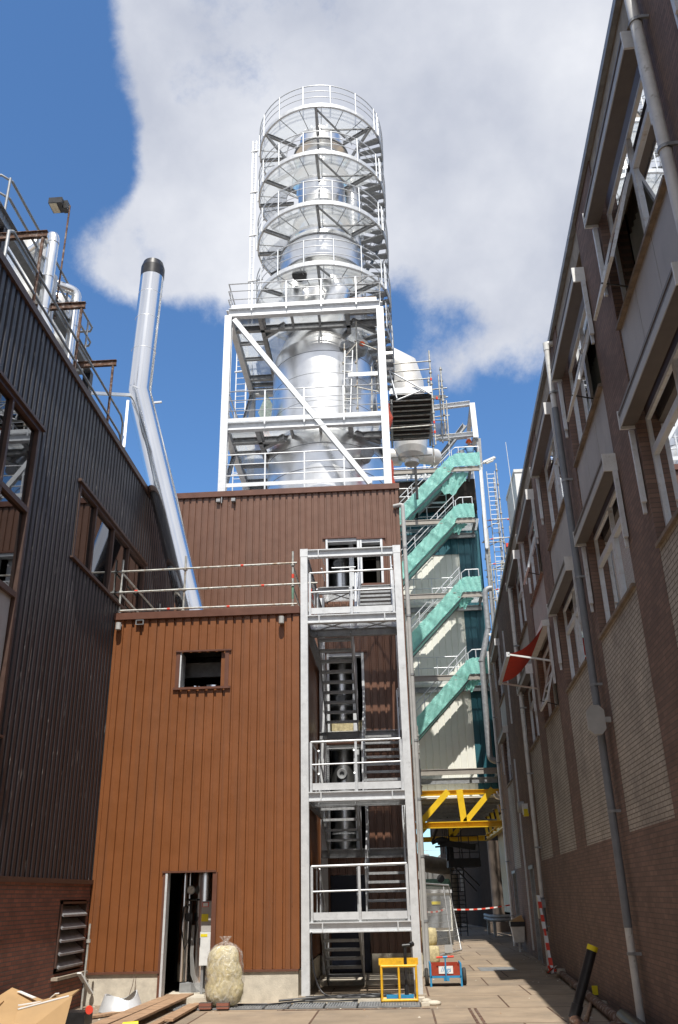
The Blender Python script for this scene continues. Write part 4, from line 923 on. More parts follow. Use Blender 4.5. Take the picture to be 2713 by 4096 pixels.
# landing details: signal lamp
s=MB(); s.box(1.5,YW-.95,18.7,1.66,YW-.55,19.1); s.tube((1.58,YW-.96,18.8),(1.58,YW-1.0,18.8),.05,12,m=1); tag(s.build('signal_lamp',[M['blk2'],M['scafg']]),'small dark signal box with a green lens on the inner handrail','signal lamp')
# portal frame at the top right
PF=thing('portal_frame','galvanised beam frame high at the right, above the worker','steel frame',(3.9,39,20.9))
s=MB(); s.ibeam((4.75,YS+.3,22.6),(4.72,YS+.3,24.6),.26,.22,up=(0,1,0),t=.02); s.build('post',M['galv'],PF); s=MB(); s.ibeam((4.66,YS+2.6,20.9),(4.66,YS+2.6,24.2),.2,.2,up=(0,1,0)); s.build('post',M['galv'],PF)
s=MB(); s.ibeam((2.4,YS+.3,24.45),(4.62,YS+.3,24.62),.2,.24); s.build('top_beam',M['galv'],PF)
s=MB(); s.ibeam((3.1,YS+2.6,23.9),(4.6,YS+2.6,24.0),.2,.22); s.ibeam((4.7,YS+.4,24.5),(4.66,YS+2.5,24.15),.2,.22);s.ibeam((4.75,YS+.4,22.7),(4.66,YS+2.5,22.9),.2,.22); s.build('rear_beam',M['galv'],PF)
s=MB(); s.ibeam((2.7,YS+.3,22.72),(4.85,YS+.3,22.85),.2,.22); s.build('lower_beam',M['galv'],PF)
s=MB(); s.ibeam((2.55,YS+.7,21.3),(4.3,YS+.7,23.6),.26,.24,t=.02); s.build('diagonal_beam',M['galvd'],PF)
s=MB(); s.ibeam((4.85,YS+.5,20.9),(4.88,YS+.4,22.6),.22,.2,up=(0,1,0)); s.build('stub_post',M['galvd'],PF)
# upper dark grating zone behind (process floor)
UD=thing('upper_process_floor','dark steel floors and handrails behind the boiler house at the right','platform',(1.5,36,18.8))
s=MB(); s.ibeam((.3,YS+1.15,21.1),(3.0,YS+1.15,21.1),.2,.26); s.build('beam',M['galvd'],UD)
s=MB(); rail(s,[(.3,YS+1.05,20.9),(3.1,YS+1.05,20.9)],h=.95,mids=(.5,),sp=1.1,toe=.1); s.build('handrail',M['rail'],UD)
s=MB(); rail(s,[(.3,YS+1.05,19.45),(3.1,YS+1.05,19.45)],h=.9,mids=(.5,),sp=1.1,toe=.1); s.build('handrail',M['rail'],UD)
s=MB(); s.box(.3,YS+1,19.35,3.3,YW,19.4); s.build('floor_grating',M['grated'],UD)
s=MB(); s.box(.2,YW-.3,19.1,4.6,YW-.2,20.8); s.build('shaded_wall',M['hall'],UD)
s=MB(); s.ibeam((1.6,YS-.8,18.9),(1.6,YS-.8,26),.12,.12,up=(0,1,0)); s.build('mast',M['blk2'],UD)

# white ducting
s=MB(); s.path([(-2.0,32,23.0),(-.3,32,23.2),(.55,32,23.1),(1.05,32,22.75),(1.25,32,22.0),(1.25,32,19.1)],.70,36); 
tag(s.build('white_duct',M['duct']),'fat off-white duct bending down behind the tower frame at the right','duct')
s=MB(); s.lathe(1.24,32,[(0,18.25),(.36,18.3),(.55,18.48),(.66,18.75),(.705,19.05),(.705,19.25),(.69,19.25)],40); s.lathe(1.24,32,[(.30,18.12),(.30,18.42)],28)
tag(s.build('duct_end_cap',M['duct']),'rounded off-white duct bottom under the dark scaffold platform','duct')
s=MB(); s.tube((.0,32.4,18.75),(.8,32.2,18.55),.36,24); s.tube((2.3,33,18.9),(1.5,32.3,18.7),.36,24); tag(s.build('duct_branches',M['duct']),'two short off-white duct branches beside the rounded duct bottom','duct')
# scaffold platform
SP=thing('scaffold_platform','dense dark scaffold platform hung beside the tower frame under the white duct','scaffold',(1.1,28,16.3))
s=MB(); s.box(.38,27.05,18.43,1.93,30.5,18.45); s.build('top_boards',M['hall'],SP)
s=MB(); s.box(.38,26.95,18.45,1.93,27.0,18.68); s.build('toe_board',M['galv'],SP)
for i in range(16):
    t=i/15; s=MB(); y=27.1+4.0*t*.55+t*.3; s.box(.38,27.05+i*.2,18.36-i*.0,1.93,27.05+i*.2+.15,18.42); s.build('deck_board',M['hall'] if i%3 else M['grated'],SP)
for i in range(9):
    s=MB(); s.tube((.3,27.2+i*.36,18.28),(2.0,27.2+i*.36,18.28),.03,8); s.build('transom',M['scaf'],SP)
s=MB()
for x in (.45,1.95):
    s.ibeam((x,27.0,18.15),(x,30.4,18.15),.08,.16)
s.build('bearer',M['galvd'],SP)
for x,z0,z1,y in ((1.93,16.3,20.25,27.0),(1.93,16.3,20.0,28.4),(2.36,17.0,19.9,27.6),(2.32,17.3,19.2,27.2)):
    s=MB(); s.tube((x,y,z0),(x,y,z1),.03,8)
    for z in (17.0,17.6,18.2,18.8,19.3,19.8):
        if z0<z<z1: coup(s,(x,y,z),.055)
    s.build('standard',M['scaf'],SP)
for p,q in (((.45,27,19.75),(1.97,27,19.8)),((.4,27,19.4),(1.97,27,19.45)),((.35,27,18.98),(1.97,27,19.05)),((1.9,27,17.3),(2.4,27.4,17.5)),((1.9,27,18.2),(2.4,27.4,18.35)),((.35,27.1,17.1),(1.9,27.1,17.15)),((.35,29,16.9),(1.9,29,16.95)),((1.9,27,16.6),(2.6,28.4,17.2))):
    s=MB(); s.tube(p,q,.024,8); s.build('ledger',M['scaf'],SP)
s=MB(); s.tube((.42,26.9,19.42),(.65,26.8,18.15),.028,8); s.tube((.45,26.9,19.38),(1.9,26.9,18.3),.028,8); s.tube((.62,26.85,18.1),(1.5,26.85,18.45),.028,8); s.build('diagonal_brace',M['rail'],SP)
for p in ((1.93,27,19.0),(1.93,27,17.2),(2.1,27.1,18.25),(1.93,27,16.8),(1.93,28.4,17.6)):
    s=MB(); s.tube((p[0],p[1]-.01,p[2]-.05),(p[0],p[1]-.01,p[2]+.05),.036,8); s.build('red_band',M['redtape'],SP)

SQ=thing('side_scaffold','narrow scaffold bay between the dark platform and the portal frame','scaffold',(2.2,29,17))
for x,y,z0,z1 in ((2.28,28.2,17.0,19.95),(2.5,28.2,16.9,18.8)):
    s=MB(); s.tube((x,y,z0),(x+.03,y,z1),.028,8); s.build('standard',M['scaf'],SQ)
s=MB(); s.box(2.0,28,17.7,2.5,29,17.75); s.box(2.0,27.95,18.75,2.5,28.0,18.9); s.build('platform',M['grated'],SQ)
for z in (17.3,18.1,18.9,19.3): s=MB(); s.tube((1.9,28.2,z),(2.6,28.2,z+.05),.024,8); s.build('ledger',M['scaf'],SQ)
# ladder scaffold at the right
SL=thing('ladder_scaffold','open scaffold bay with a tall ladder between the stair and the right-hand building','scaffold',(5.4,40,11))
for x,y,z0,z1 in ((5.0,39.6,10,19.6),(5.85,40,10,22.0),(5.75,40.6,10,21.5),(5.05,40.8,10,19),(6.35,41,12,18.9)):
    s=MB(); s.tube((x,y,z0),(x,y,z1),.034,8)
    for k in range(int((z1-z0)/.8)): coup(s,(x,y,z0+.4+k*.8),.065)
    s.build('standard',M['scaf'],SL)
s=MB(); s.tube((5.32,39.9,10.5),(5.32,39.9,21.5),.026,8); s.tube((5.72,39.9,10.5),(5.72,39.9,21.5),.026,8)
for k in range(44): s.tube((5.32,39.9,10.6+k*.25),(5.72,39.9,10.6+k*.25),.015,6)
s.build('ladder',M['rail'],SL)
for k,z in enumerate((12.2,13.4,15.0,16.3,17.6,18.6)):
    s=MB(); s.tube((4.85,39.5,z),(6.6,39.6,z+.15),.028,8); s.tube((5.85,40,z+.2),(5.0,40.8,z+.1),.026,8); s.build('ledger',M['scaf'],SL)
    for x in (5.15,6.05): s2=MB(); s2.tube((x,39.52,z+.03),(x+.12,39.52,z+.04),.034,8); s2.build('red_band',M['redtape'],SL)
s=MB(); s.tube((5.1,39.7,12.5),(5.6,39.8,16.6),.03,8); s.tube((4.9,39.4,12.2),(4.8,39.4,16.8),.02,8); s.build('diagonal_brace',M['scaf'],SL)
for x,y,z0,z1 in ((4.88,38.6,9.5,17.8),(5.02,38.9,9.5,16.0),(4.72,38.7,11.5,18.6)):
    s=MB(); s.tube((x,y,z0),(x+.04,y,z1),.032,8)
    for k in range(int((z1-z0)/.9)): coup(s,(x,y,z0+.3+k*.9),.06)
    s.build('standard',M['scaf'],SL)
for z in (11.2,12.8,14.3,15.7,17.1):
    s=MB(); s.tube((4.6,38.6,z),(5.7,38.8,z+.1),.026,8); s.build('ledger',M['scaf'],SL)
s=MB(); rail(s,[(5.0,38.2,13.4),(5.5,38.2,13.4)],h=1.1,mids=(.33,.66),sp=.5,toe=0); rail(s,[(4.9,38.4,12.0),(5.4,38.4,12.0)],h=1.0,mids=(.5,),sp=.5,toe=0); s.build('gate_rail',M['rail'],SL)
s=MB(); s.box(5.9,40.2,17.1,7.2,41.2,17.15); s.box(5.9,40.15,17.15,7.2,40.2,17.4); s.build('platform',[M['grated']],SL)
s=MB(); s.box(5.95,40.1,17.42,7.1,40.25,17.62); s.build('brick_pack',M['redtape'],SL)
# rooftop cabinet and mast
RC=thing('rooftop_cabinet','tall white equipment cabinet on the roof of the right-hand building','cabinet',(6.4,36,11.5))
s=MB(); s.box(5.9,35,11.5,7.3,38,19.0); s.build('cabinet_body',M['white'],RC)
s=MB(); s.box(5.86,34.96,18.98,7.34,38.04,19.12); s.box(5.86,34.97,17.55,7.34,35.0,17.6); s.box(6.25,35.4,19.12,6.35,35.5,19.3); s.build('cap',M['white'],RC)
s=MB(); s.box(6.3,34.965,18.72,6.5,34.995,18.86); s.build('blue_sticker',M['bluep'],RC)
s=MB(); s.tube((5.72,34.2,11.4),(5.50,34,20.0),.022,6,r2=.012); tag(s.build('antenna_mast',M['white']),'thin white antenna rod beside the rooftop cabinet','antenna')
# street lamp head
LH=thing('lamp_head','white street-lamp head sticking out right of the top landing','lamp',(5.2,YS,21.2))
s=MB(); s.tube((4.82,YS,21.0),(5.0,YS-.02,21.08),.025,8); s.build('arm',M['galv'],LH)
s=MB(); s.beam((4.95,YS,21.06),(5.52,YS,21.3),.2,.10); s.ell((5.5,YS,21.29),.09,.1,.06,12,8); s.build('housing',M['white'],LH)
s=MB(); s.beam((5.1,YS,21.02),(5.45,YS,21.17),.16,.05); s.build('glass_bowl',M['wclad'],LH)
# worker
def skin(name,mat_,chains,parent,sub=2):
    me=bpy.data.meshes.new(name); vs=[];es=[];rs=[];idx={}
    for ch in chains:
        pr=None
        for (p,r) in ch:
            k=tuple(round(c,4) for c in p)
            if k not in idx: idx[k]=len(vs); vs.append(p); rs.append(r)
            i=idx[k]
            if pr is not None: es.append((pr,i))
            pr=i
    o0=ORG[parent.name] if parent else Vector(vs[0])
    me.from_pydata([tuple(Vector(v)-o0) for v in vs],es,[]); o=bpy.data.objects.new(name,me); COL.objects.link(o); me.materials.append(mat_)
    md=o.modifiers.new('skin','SKIN'); md.use_smooth_shade=True
    for i,v in enumerate(me.skin_vertices[0].data if me.skin_vertices else []): pass
    if not me.skin_vertices:
        bpy.context.view_layer.objects.active=o
    for i in range(len(vs)):
        me.skin_vertices[0].data[i].radius=(rs[i] if isinstance(rs[i],tuple) else (rs[i],rs[i])); me.skin_vertices[0].data[i].use_root=(i==0)
    m2=o.modifiers.new('sub','SUBSURF'); m2.levels=sub; m2.render_levels=sub
    if parent: o.parent=parent; ORG[o.name]=o0
    else: o.location=o0; ORG[o.name]=o0
    return o
px,py,pz=4.42,YS+.45,20.88
PW=thing('person','person in blue jacket and orange helmet, back turned, standing on the top stair landing','person',(px,py,pz))
V3=lambda x,y,z:(px+x,py+y,pz+z)
skin('body',M['skin'],[[(V3(0,0,.92),(.15,.12)),(V3(0,.06,1.2),(.14,.11)),(V3(.0,.12,1.42),(.15,.1)),(V3(0,.17,1.52),.055),(V3(0,.2,1.62),(.08,.095)),(V3(0,.21,1.72),(.07,.085))],
  [(V3(0,0,.92),(.15,.12)),(V3(-.1,0,.85),.09),(V3(-.12,.04,.47),.06),(V3(-.12,.0,.1),.045),(V3(-.12,.12,.04),.04)],
  [(V3(0,0,.92),(.15,.12)),(V3(.1,0,.85),.09),(V3(.12,.04,.47),.06),(V3(.12,.0,.1),.045),(V3(.12,.12,.04),.04)],
  [(V3(.0,.12,1.42),(.15,.1)),(V3(-.2,.12,1.4),.055),(V3(-.38,.05,1.2),.045),(V3(-.56,-.05,1.08),.032),(V3(-.62,-.1,1.02),(.035,.02))],
  [(V3(.0,.12,1.42),(.15,.1)),(V3(.2,.12,1.4),.055),(V3(.34,.15,1.16),.045),(V3(.36,.3,1.0),.032),(V3(.36,.37,.97),(.035,.02))]],PW)
skin('jacket',M['denim'],[[(V3(0,0,.90),(.19,.15)),(V3(0,.05,1.14),(.185,.15)),(V3(0,.1,1.36),(.21,.14)),(V3(0,.14,1.47),(.12,.1))],
  [(V3(0,.1,1.36),(.21,.14)),(V3(-.22,.12,1.38),.085),(V3(-.39,.05,1.2),.068),(V3(-.55,-.045,1.085),.05)],
  [(V3(0,.1,1.36),(.21,.14)),(V3(.22,.12,1.38),.085),(V3(.345,.15,1.16),.068),(V3(.36,.28,1.01),.05)]],PW)
skin('trousers',M['navy'],[[(V3(0,0,.9),(.17,.14)),(V3(-.1,0,.8),.11),(V3(-.12,.04,.47),.08),(V3(-.12,0,.12),.065)],[(V3(0,0,.9),(.17,.14)),(V3(.1,0,.8),.11),(V3(.12,.04,.47),.08),(V3(.12,0,.12),.065)]],PW)
s=MB(); s.ell(V3(0,.2,1.74),.135,.165,.13,20,12,f=lambda p:1 if p.z>-.25 else .92); s.arcbox(px,py+.21,.11,.165,pz+1.70,pz+1.715,0,2*PI,24); s.build('helmet',M['hat'],PW)
for sx,hx,hy,hz in ((-1,-.63,-.11,1.01),(1,.36,.39,.96)):
    chs=[]
    for k in range(4):
        b=V3(hx+.012*(k-1.5),hy-.02,hz-.01); chs.append([(b,.011),(V3(hx-.02+.018*(k-1.5),hy-.05,hz-.02),.0095),(V3(hx-.03+.018*(k-1.5),hy-.07,hz-.055-.004*k),.008)])
    chs.append([(V3(hx+.02,hy,hz),.012),(V3(hx+.05,hy-.02,hz-.03),.009)])
    for c in chs: skin('finger',M['skin'],[c],PW,1)
s=MB(); s.lathe(px-.47,py-.25,[(0,pz+.62),(.13,pz+.62),(.155,pz+.93),(.165,pz+.93),(.165,pz+.96),(.15,pz+.96),(.12,pz+.66),(0,pz+.66)],24); tag(s.build('bucket',M['galvd']),'grey metal bucket hanging at the left hand of the worker','bucket')

# ================================================================ YELLOW TRUSSES, COLUMN, PASSAGE
for y,lb in ((YS,'front yellow steel truss carrying the cream building'),(48.2,'shaded rear yellow truss seen under the front one')):
    YT=thing('yellow_truss',lb,'truss',(2.6,y,4.2)); 
    s=MB(); s.ibeam((.55,y,4.42),(4.45,y,4.42),.3,.24,t=.03); s.build('bottom_chord',M['yellow'],YT)
    s=MB(); s.ibeam((.55,y,6.05-.3),(4.45,y,5.75),.25,.2,t=.03) if y>40 else s.ibeam((.55,y+.35,5.72),(4.45,y+.35,5.72),.2,.2); s.build('top_chord',M['yellow'],YT)
    for p,q,wd in (((.9,4.5),(2.15,5.75),.24),((2.72,4.5),(2.62,5.8),.26),((2.75,4.5),(4.0,5.8),.22)):
        s=MB(); s.ibeam((p[0],y,p[1]),(q[0],y,q[1]),wd,.18,up=(0,1,0),t=.02); s.build('web_member',M['yellow'],YT)
YS2=thing('yellow_side_frame','yellow steel side bracing along the right of the passage','truss',(4.4,43,4.2))
s=MB(); s.ibeam((4.42,YS+.2,4.4),(4.55,48,4.4),.22,.24); s.ibeam((4.42,YS+.2,5.7),(4.55,48,5.7),.22,.2)
for k in range(5): s.ibeam((4.45,YS+.4+k*2,4.45),(4.47,YS+2.2+k*2,5.65),.12,.12)
s.build('side_frame',M['yellow'],YS2)
s=MB(); s.box(.3,YS+.5,5.35,4.5,YS+.7,5.5); 
for k in range(5): s.ibeam((.3,YS+1.5+k*2,5.4),(4.5,YS+1.5+k*2,5.4),.14,.2)
s.tube((.3,YS+4,5.0),(4.5,YS+4,4.8),.09,12); tag(s.build('floor_beams',M['galvd']),'dark floor beams and pipe under the cream building, above the passage','beams')
s=MB(); s.lathe(4.98,49.5,[(.31,0),(.31,4.35)],32); s.box(4.4,48.9,0,5.5,50.1,.45); tag(s.build('round_column',M['coldk']),'thick brown-grey round column carrying the rear of the yellow truss','column')
PT=thing('passage_hall','dark clad hall along the right side of the shaded passage','building',(4.6,60,0))
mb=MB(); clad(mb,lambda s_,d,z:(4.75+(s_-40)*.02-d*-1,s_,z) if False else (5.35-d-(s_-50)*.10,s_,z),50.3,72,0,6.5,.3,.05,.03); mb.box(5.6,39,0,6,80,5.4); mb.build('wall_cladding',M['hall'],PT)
mb=MB(); mb.box(4.55,60,2.6,4.58,60.2,2.9); mb.box(3.75,59,1.9,3.9,59.1,3.1); mb.build('light_strip',M['gpipel'],PT)
s=MB(); s.box(4.85,42.5,1.0,4.92,45.5,5.2); s.box(4.93,42.5,1.0,4.99,45.0,5.0); tag(s.build('leaning_sheets',M['cream']),'narrow cream sheet panels standing beside the passage column','panels')
GR=thing('guard_rail','galvanised crash barrier in front of the round column','crash barrier',(4.5,46,0))
s=MB(); 
for z in (.72,.86): s.path([(4.0,46.5,z),(4.0,43.5,z),(4.35,43.0,z),(5.2,43.0,z)],.075,8)
s.build('rail_beam',M['galvd'],GR)
for p in ((4.0,46.2),(4.05,43.6),(5.0,43.05)):
    s=MB(); s.box(p[0]+.05,p[1]+.05,0,p[0]+.17,p[1]+.17,.9); s.build('post',M['galvd'],GR)
CD=thing('cream_duct','large weathered cream duct crossing the sky beyond the passage','duct',(1.5,55,3))
s=MB(); s.tube((-3,52,4.1),(2.95,56.5,3.28),.47,28); s.lathe(2.95,56.5,[(.5,0),(.5,2.9)],24); s.build('duct_shell',M['creamd'],CD)
s=MB(); s.tube((.5,54.65,3.62),(.6,54.73,3.61),.49,28); s.build('band',M['galvd'],CD)
FB=thing('far_cream_hall','pale cream hall with a pitched roof far beyond the passage','building',(5,80,0))
s=MB(); s.add([(3.6,78,0),(8,78,0),(8,78,6.9),(5.6,78,5.9),(3.6,78,5.0),(3.6,90,0),(8,90,0),(8,90,6.9),(5.6,90,5.9),(3.6,90,5.0)],[(0,1,2,3,4),(0,4,9,5),(4,3,8,9),(3,2,7,8)]); s.build('walls',M['cream'],FB)
s=MB(); s.beam((3.5,77.9,5.05),(5.7,77.9,6.0),.2,.25); s.box(4.9,77.8,3.4,5.2,77.95,5.2); s.build('roof_edge',M['gpanel'],FB)
s=MB(); s.box(-1.0,72,0,3.3,80,3.55); 
for x in (1.9,2.3,2.9): s.box(x,71.9,2.2,x+.12,71.99,3.5)
tag(s.build('stained_tank_wall',[M['wclad']]),'white wall streaked with rust beneath the cream duct','wall')
s=MB(); s.lathe(1.9,90,[(1.0,0),(1.0,5.3),(0,5.5)],24); rail(s,[(0,88,4.6),(3.9,88,4.6)],h=1.0,mids=(.5,),toe=0); s.box(-1,88.2,0,4,92,4.5); tag(s.build('far_tank_farm',M['gpipel']),'pale far-off tank and railing above the cream duct','tank')
# dark access platform / crane arm
AP=thing('access_platform','black silhouetted access platform with a caged ladder in the shaded passage','platform',(2.9,46,0))
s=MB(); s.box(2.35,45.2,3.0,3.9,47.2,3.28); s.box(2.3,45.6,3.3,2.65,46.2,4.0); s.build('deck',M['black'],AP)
s=MB(); 
for x in (2.42,3.02): s.box(x,45.5,.0,x+.05,45.56,5.4)
for k in range(17): s.tube((2.42,45.53,.2+k*.19),(3.05,45.53,.2+k*.19),.018,6)
s.tube((2.72,45.5,0),(2.72,45.5,3.0),.02,6)
for x in (2.15,2.25,2.35): s.tube((x,45.5,3.6),(x,45.5,5.2),.018,6)
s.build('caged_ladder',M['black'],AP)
s=MB(); rail(s,[(2.45,45.25,3.28),(3.85,45.25,3.28)],h=1.1,mids=(.33,.66),sp=.5,toe=.1); s.build('railing',M['black'],AP)
s=MB(); s.beam((2.6,45.2,3.0),(3.6,45.2,1.9),.08,.06); s.beam((2.9,45.2,3.0),(3.75,45.2,2.15),.08,.06); s.build('brace',M['black'],AP)
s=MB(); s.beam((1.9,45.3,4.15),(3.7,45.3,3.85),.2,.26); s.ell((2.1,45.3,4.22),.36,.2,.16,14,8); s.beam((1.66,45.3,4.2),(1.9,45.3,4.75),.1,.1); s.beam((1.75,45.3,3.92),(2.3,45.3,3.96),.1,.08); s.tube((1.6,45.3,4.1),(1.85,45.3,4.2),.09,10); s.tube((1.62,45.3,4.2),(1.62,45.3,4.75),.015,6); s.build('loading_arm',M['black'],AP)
s=MB(); s.tube((1.68,44,2.5),(1.78,44,2.5),.01,6); s.tube((1.7,40,2.42),(1.7,40.03,2.42),.16,24); s.path([(1.7,40.03,2.3),(1.72,40.05,2.12),(1.9,40.1,2.08),(1.95,40.1,0)],.015,6); tag(s.build('traffic_mirror',M['black']),'round dark mirror on a bracket above the mesh fence','mirror')
s=MB(); s.tube((1.02,37.5,5.6),(1.0,37.5,8.4),.03,8)
for z in (5.9,6.6,7.3,8.0): coup(s,(1.01,37.5,z),.06)
s.tube((.8,37.5,6.6),(1.05,37.5,6.6),.024,8); s.tube((.8,37.5,7.6),(1.05,37.5,7.6),.024,8); tag(s.build('scaffold_pole',M['scaf']),'short scaffold pole at the left foot of the cream wall, above the yellow truss','scaffold')
# truck behind the fence
TR=thing('parked_truck','blue-grey truck with a yellow plate parked behind the mesh fence','truck',(1.25,38,0))
s=MB(); s.box(.95,37.6,.5,1.95,41,1.9); s.build('cab_body',M['wclad'],TR)
s=MB(); s.box(1.0,37.55,.62,1.9,37.59,1.75); s.build('rear_panel',M['gpipe'],TR)
s=MB(); s.box(1.18,37.52,1.45,1.52,37.545,1.56); pl=s.build('yellow_plate',M['ypl'],TR)
s=MB(); s.box(.9,37.5,1.86,2.0,41,1.98); s.build('roof_rim',M['galv'],TR)
for x in (1.05,1.75): s=MB(); s.tube((x,37.9,.32),(x+.2,37.9,.32),.32,20); s.build('wheel',M['rubber'],TR)
s=MB(); s.tube((.7,44,2.25),(2.2,44,2.25),.22,20); s.ell((2.2,44,2.25),.12,.22,.22,14,8); tag(s.build('green_tank',M['scafg']),'pale green horizontal tank above the parked truck','tank')

# steel pipe at the right of the stair
s=MB(); s.path(bend((5.4,37,14.22),(4.33,37,14.28),(4.33,37,12.8),.32)+[(4.33,37,12.45),(3.93,37,11.0),(3.9,37,8.0)]+bend((3.9,37,7.4),(3.9,37,6.8),(4.5,37,6.75),.3)+[(5.0,37,6.75)],.125,20)
for z in (12.4,): s.tube((4.33,37,z),(4.33,37,z+.05),.14,20)
s.tube((3.91,37,10.95),(3.92,37,11.02),.14,20)
tag(s.build('bent_steel_pipe',M['galvd']),'big grey steel pipe bent twice in front of the teal strip','pipe')
s=MB(); s.path(bend((4.02,37.6,8),(4.02,37.6,5.4),(4.6,37.6,5.28),.16)+[(4.8,37.6,5.28)],.05,12); s.path(bend((4.14,37.6,8),(4.14,37.6,5.5),(4.6,37.6,5.42),.16)+[(4.8,37.6,5.42)],.05,12); tag(s.build('twin_silver_pipes',M['chrome']),'pair of slim silver pipes turning right above the yellow truss','pipe')
s=MB(); s.box(4.3,36.7,12.05,4.75,36.75,12.12); s.beam((4.3,36.72,12.1),(4.7,36.72,11.6),.05,.05); tag(s.build('pipe_bracket',M['white']),'white bracket holding the bent steel pipe','bracket')
# ================================================================ RIGHT BUILDING  local frame (n outward, u along, z)
AZ=rad(2.4); RO_=Vector((3.83,26,0)); UD_=Vector((math.sin(AZ),math.cos(AZ),0)); ND_=Vector((-math.cos(AZ),math.sin(AZ),0))
def RW(n,u,z): p=RO_+UD_*(u-26)+ND_*n; return (p.x,p.y,z)
def RB(): return MB(RW)
def rbox(s,n0,u0,z0,n1,u1,z1,m=0): return s.box(n0,u0,z0,n1,u1,z1,m)
RBD=thing('brick_office_building','long brown-brick office building with light brick panels and white windows, filling the right side','building',RW(-3,15,0))
BW=2.65; bays=[10.75+3.95*k for k in range(-6,4)]; bays=[b for b in bays if b>-18]
far=31.7
ZT=11.38
# brickwork: lower zone and piers
mb=RB(); U0,U1=-22,38.0
doors=[(27.6,28.75,0,2.5),(34.0,35.6,0,2.5)]
us=[U0]+[v for d in doors for v in d[:2]]+[U1]
segs=[(us[0],us[1]),(us[2],us[3]),(us[4],us[5])]
for a,b in segs: mb.box(-.35,a,0,0,b,2.595)
for d in doors: mb.box(-.35,d[0],d[3],0,d[1],2.595)
edges=[]
allb=sorted(bays+[far]); pu=U0
for b in allb: edges.append((pu,b)); pu=b+BW
edges.append((pu,U1))
for a,b in edges: mb.box(-.35,a,2.595,0,b,ZT)
mb.build('brickwork',M['brick_r'],RBD)
mb=RB(); mb.box(-.5,U0,ZT,.05,U1,ZT+.07); mb.box(.05,U0,ZT-.03,.06,U1,ZT+.09); mb.build('roof_edge',M['galvd'],RBD)
mb=RB(); mb.box(-10,U0,11.2,-.5,U1,11.45); mb.box(-10,U0,0,-9.8,U1,11.2); mb.box(-1.6,U0,0,-1.5,U1,11.2); mb.box(-10,U1-.1,0,-.36,U1,11.2); mb.box(-10,U0,0,-.36,U0+.1,11.2)
mb.box(-1.5,U0,2.6,-.36,U1,2.7); mb.box(-1.5,U0,7.35,-.36,U1,8.2); mb.box(-1.5,U0,10.95,-.36,U1,11.1); mb.build('inner_walls_and_roof',M['inside'],RBD)
wood='sill'
def window(u0,u1,z0,z1,zt,opened=None,two=True):
    s=RB(); n0,n1=-.17,-.12; t=.05
    s.box(n0,u0,z0,n1,u0+t,z1); s.box(n0,u1-t,z0,n1,u1,z1); s.box(n0,u0+t,z1-t,n1,u1-t,z1); s.box(n0,u0+t,z0,n1,u1-t,z0+t)
    um=(u0+u1)/2; s.box(n0,um-.035,z0+t,n1+.004,um+.035,z1-t); s.box(n0,u0+t,zt-.035,n1+.002,um-.035,zt+.035); s.box(n0,um+.035,zt-.035,n1+.002,u1-t,zt+.035)
    W=s.build('window',M['wframe'],RBD)
    s=RB(); s.box(-.14,u0+.02,z0-.05,.045,u1-.02,z0-.004); s.build('window_sill',M['sill'],W)
    for (a,b,i) in ((u0+t,um-.035,0),(um+.035,u1-t,1)):
        s=RB(); s.box(-.15,a,zt+.035,-.145,b,z1-t); s.build('pane',M['glass'],W)
        if opened==i:
            an=rad(17); hz=zt-.03; L_=hz-z0-t+.02
            def Tt(n,u,z,an=an,hz=hz): 
                d=hz-z; return RW(-.09+n*math.cos(an)+d*math.sin(an),u,hz-d*math.cos(an)+n*math.sin(an))
            s=MB(Tt); e=.045
            s.box(-.02,a,z0+t,.02,a+e,hz);s.box(-.02,b-e,z0+t,.02,b,hz);s.box(-.02,a+e,hz-e,.02,b-e,hz);s.box(-.02,a+e,z0+t,.02,b-e,z0+t+e)
            S_=s.build('open_sash',M['wframe'],W); s=MB(Tt); s.box(-.005,a+e,z0+t+e,.005,b-e,hz-e); s.build('pane',M['glassl'],W)
            s=RB(); s.tube((-.12,(a+b)/2,z0+.1),(.3,(a+b)/2,z0+.22),.012,6); s.build('stay',M['blk2'],W)
        else:
            s=RB(); e=.04; s.box(-.168,a,z0+t,-.11,a+e,zt-.035);s.box(-.168,b-e,z0+t,-.11,b,zt-.035);s.box(-.168,a+e,z0+t,-.11,b-e,z0+t+e);s.box(-.168,a+e,zt-.035-e,-.11,b-e,zt-.035); s.build('casement',M['wframe'],W)
            s=RB(); s.box(-.15,a+e,z0+t+e,-.145,b-e,zt-.035-e); s.build('pane',M['glass'],W)
    s=RB(); K=40; vs=[]
    for i in range(K+1):
        u=u0+.08+(u1-u0-.16)*i/K; n=-.36+(.035 if i%2 else -.02)
        vs+=[(n,u,z0+.05),(n,u,zt)]
    fr_=1.0 if not opened is None else .8
    s.add(vs,[(2*i,2*i+2,2*i+3,2*i+1) for i in range(K) if i/K<fr_],0); s.build('vertical_blinds',M['curtain'],W)
    s=RB(); s.box(-.42,u0,zt+.02,-.38,u1,z1); s.box(-.38,u0,z1-.03,-.2,u1,z1); s.build('wooden_head',M['sill'],W)
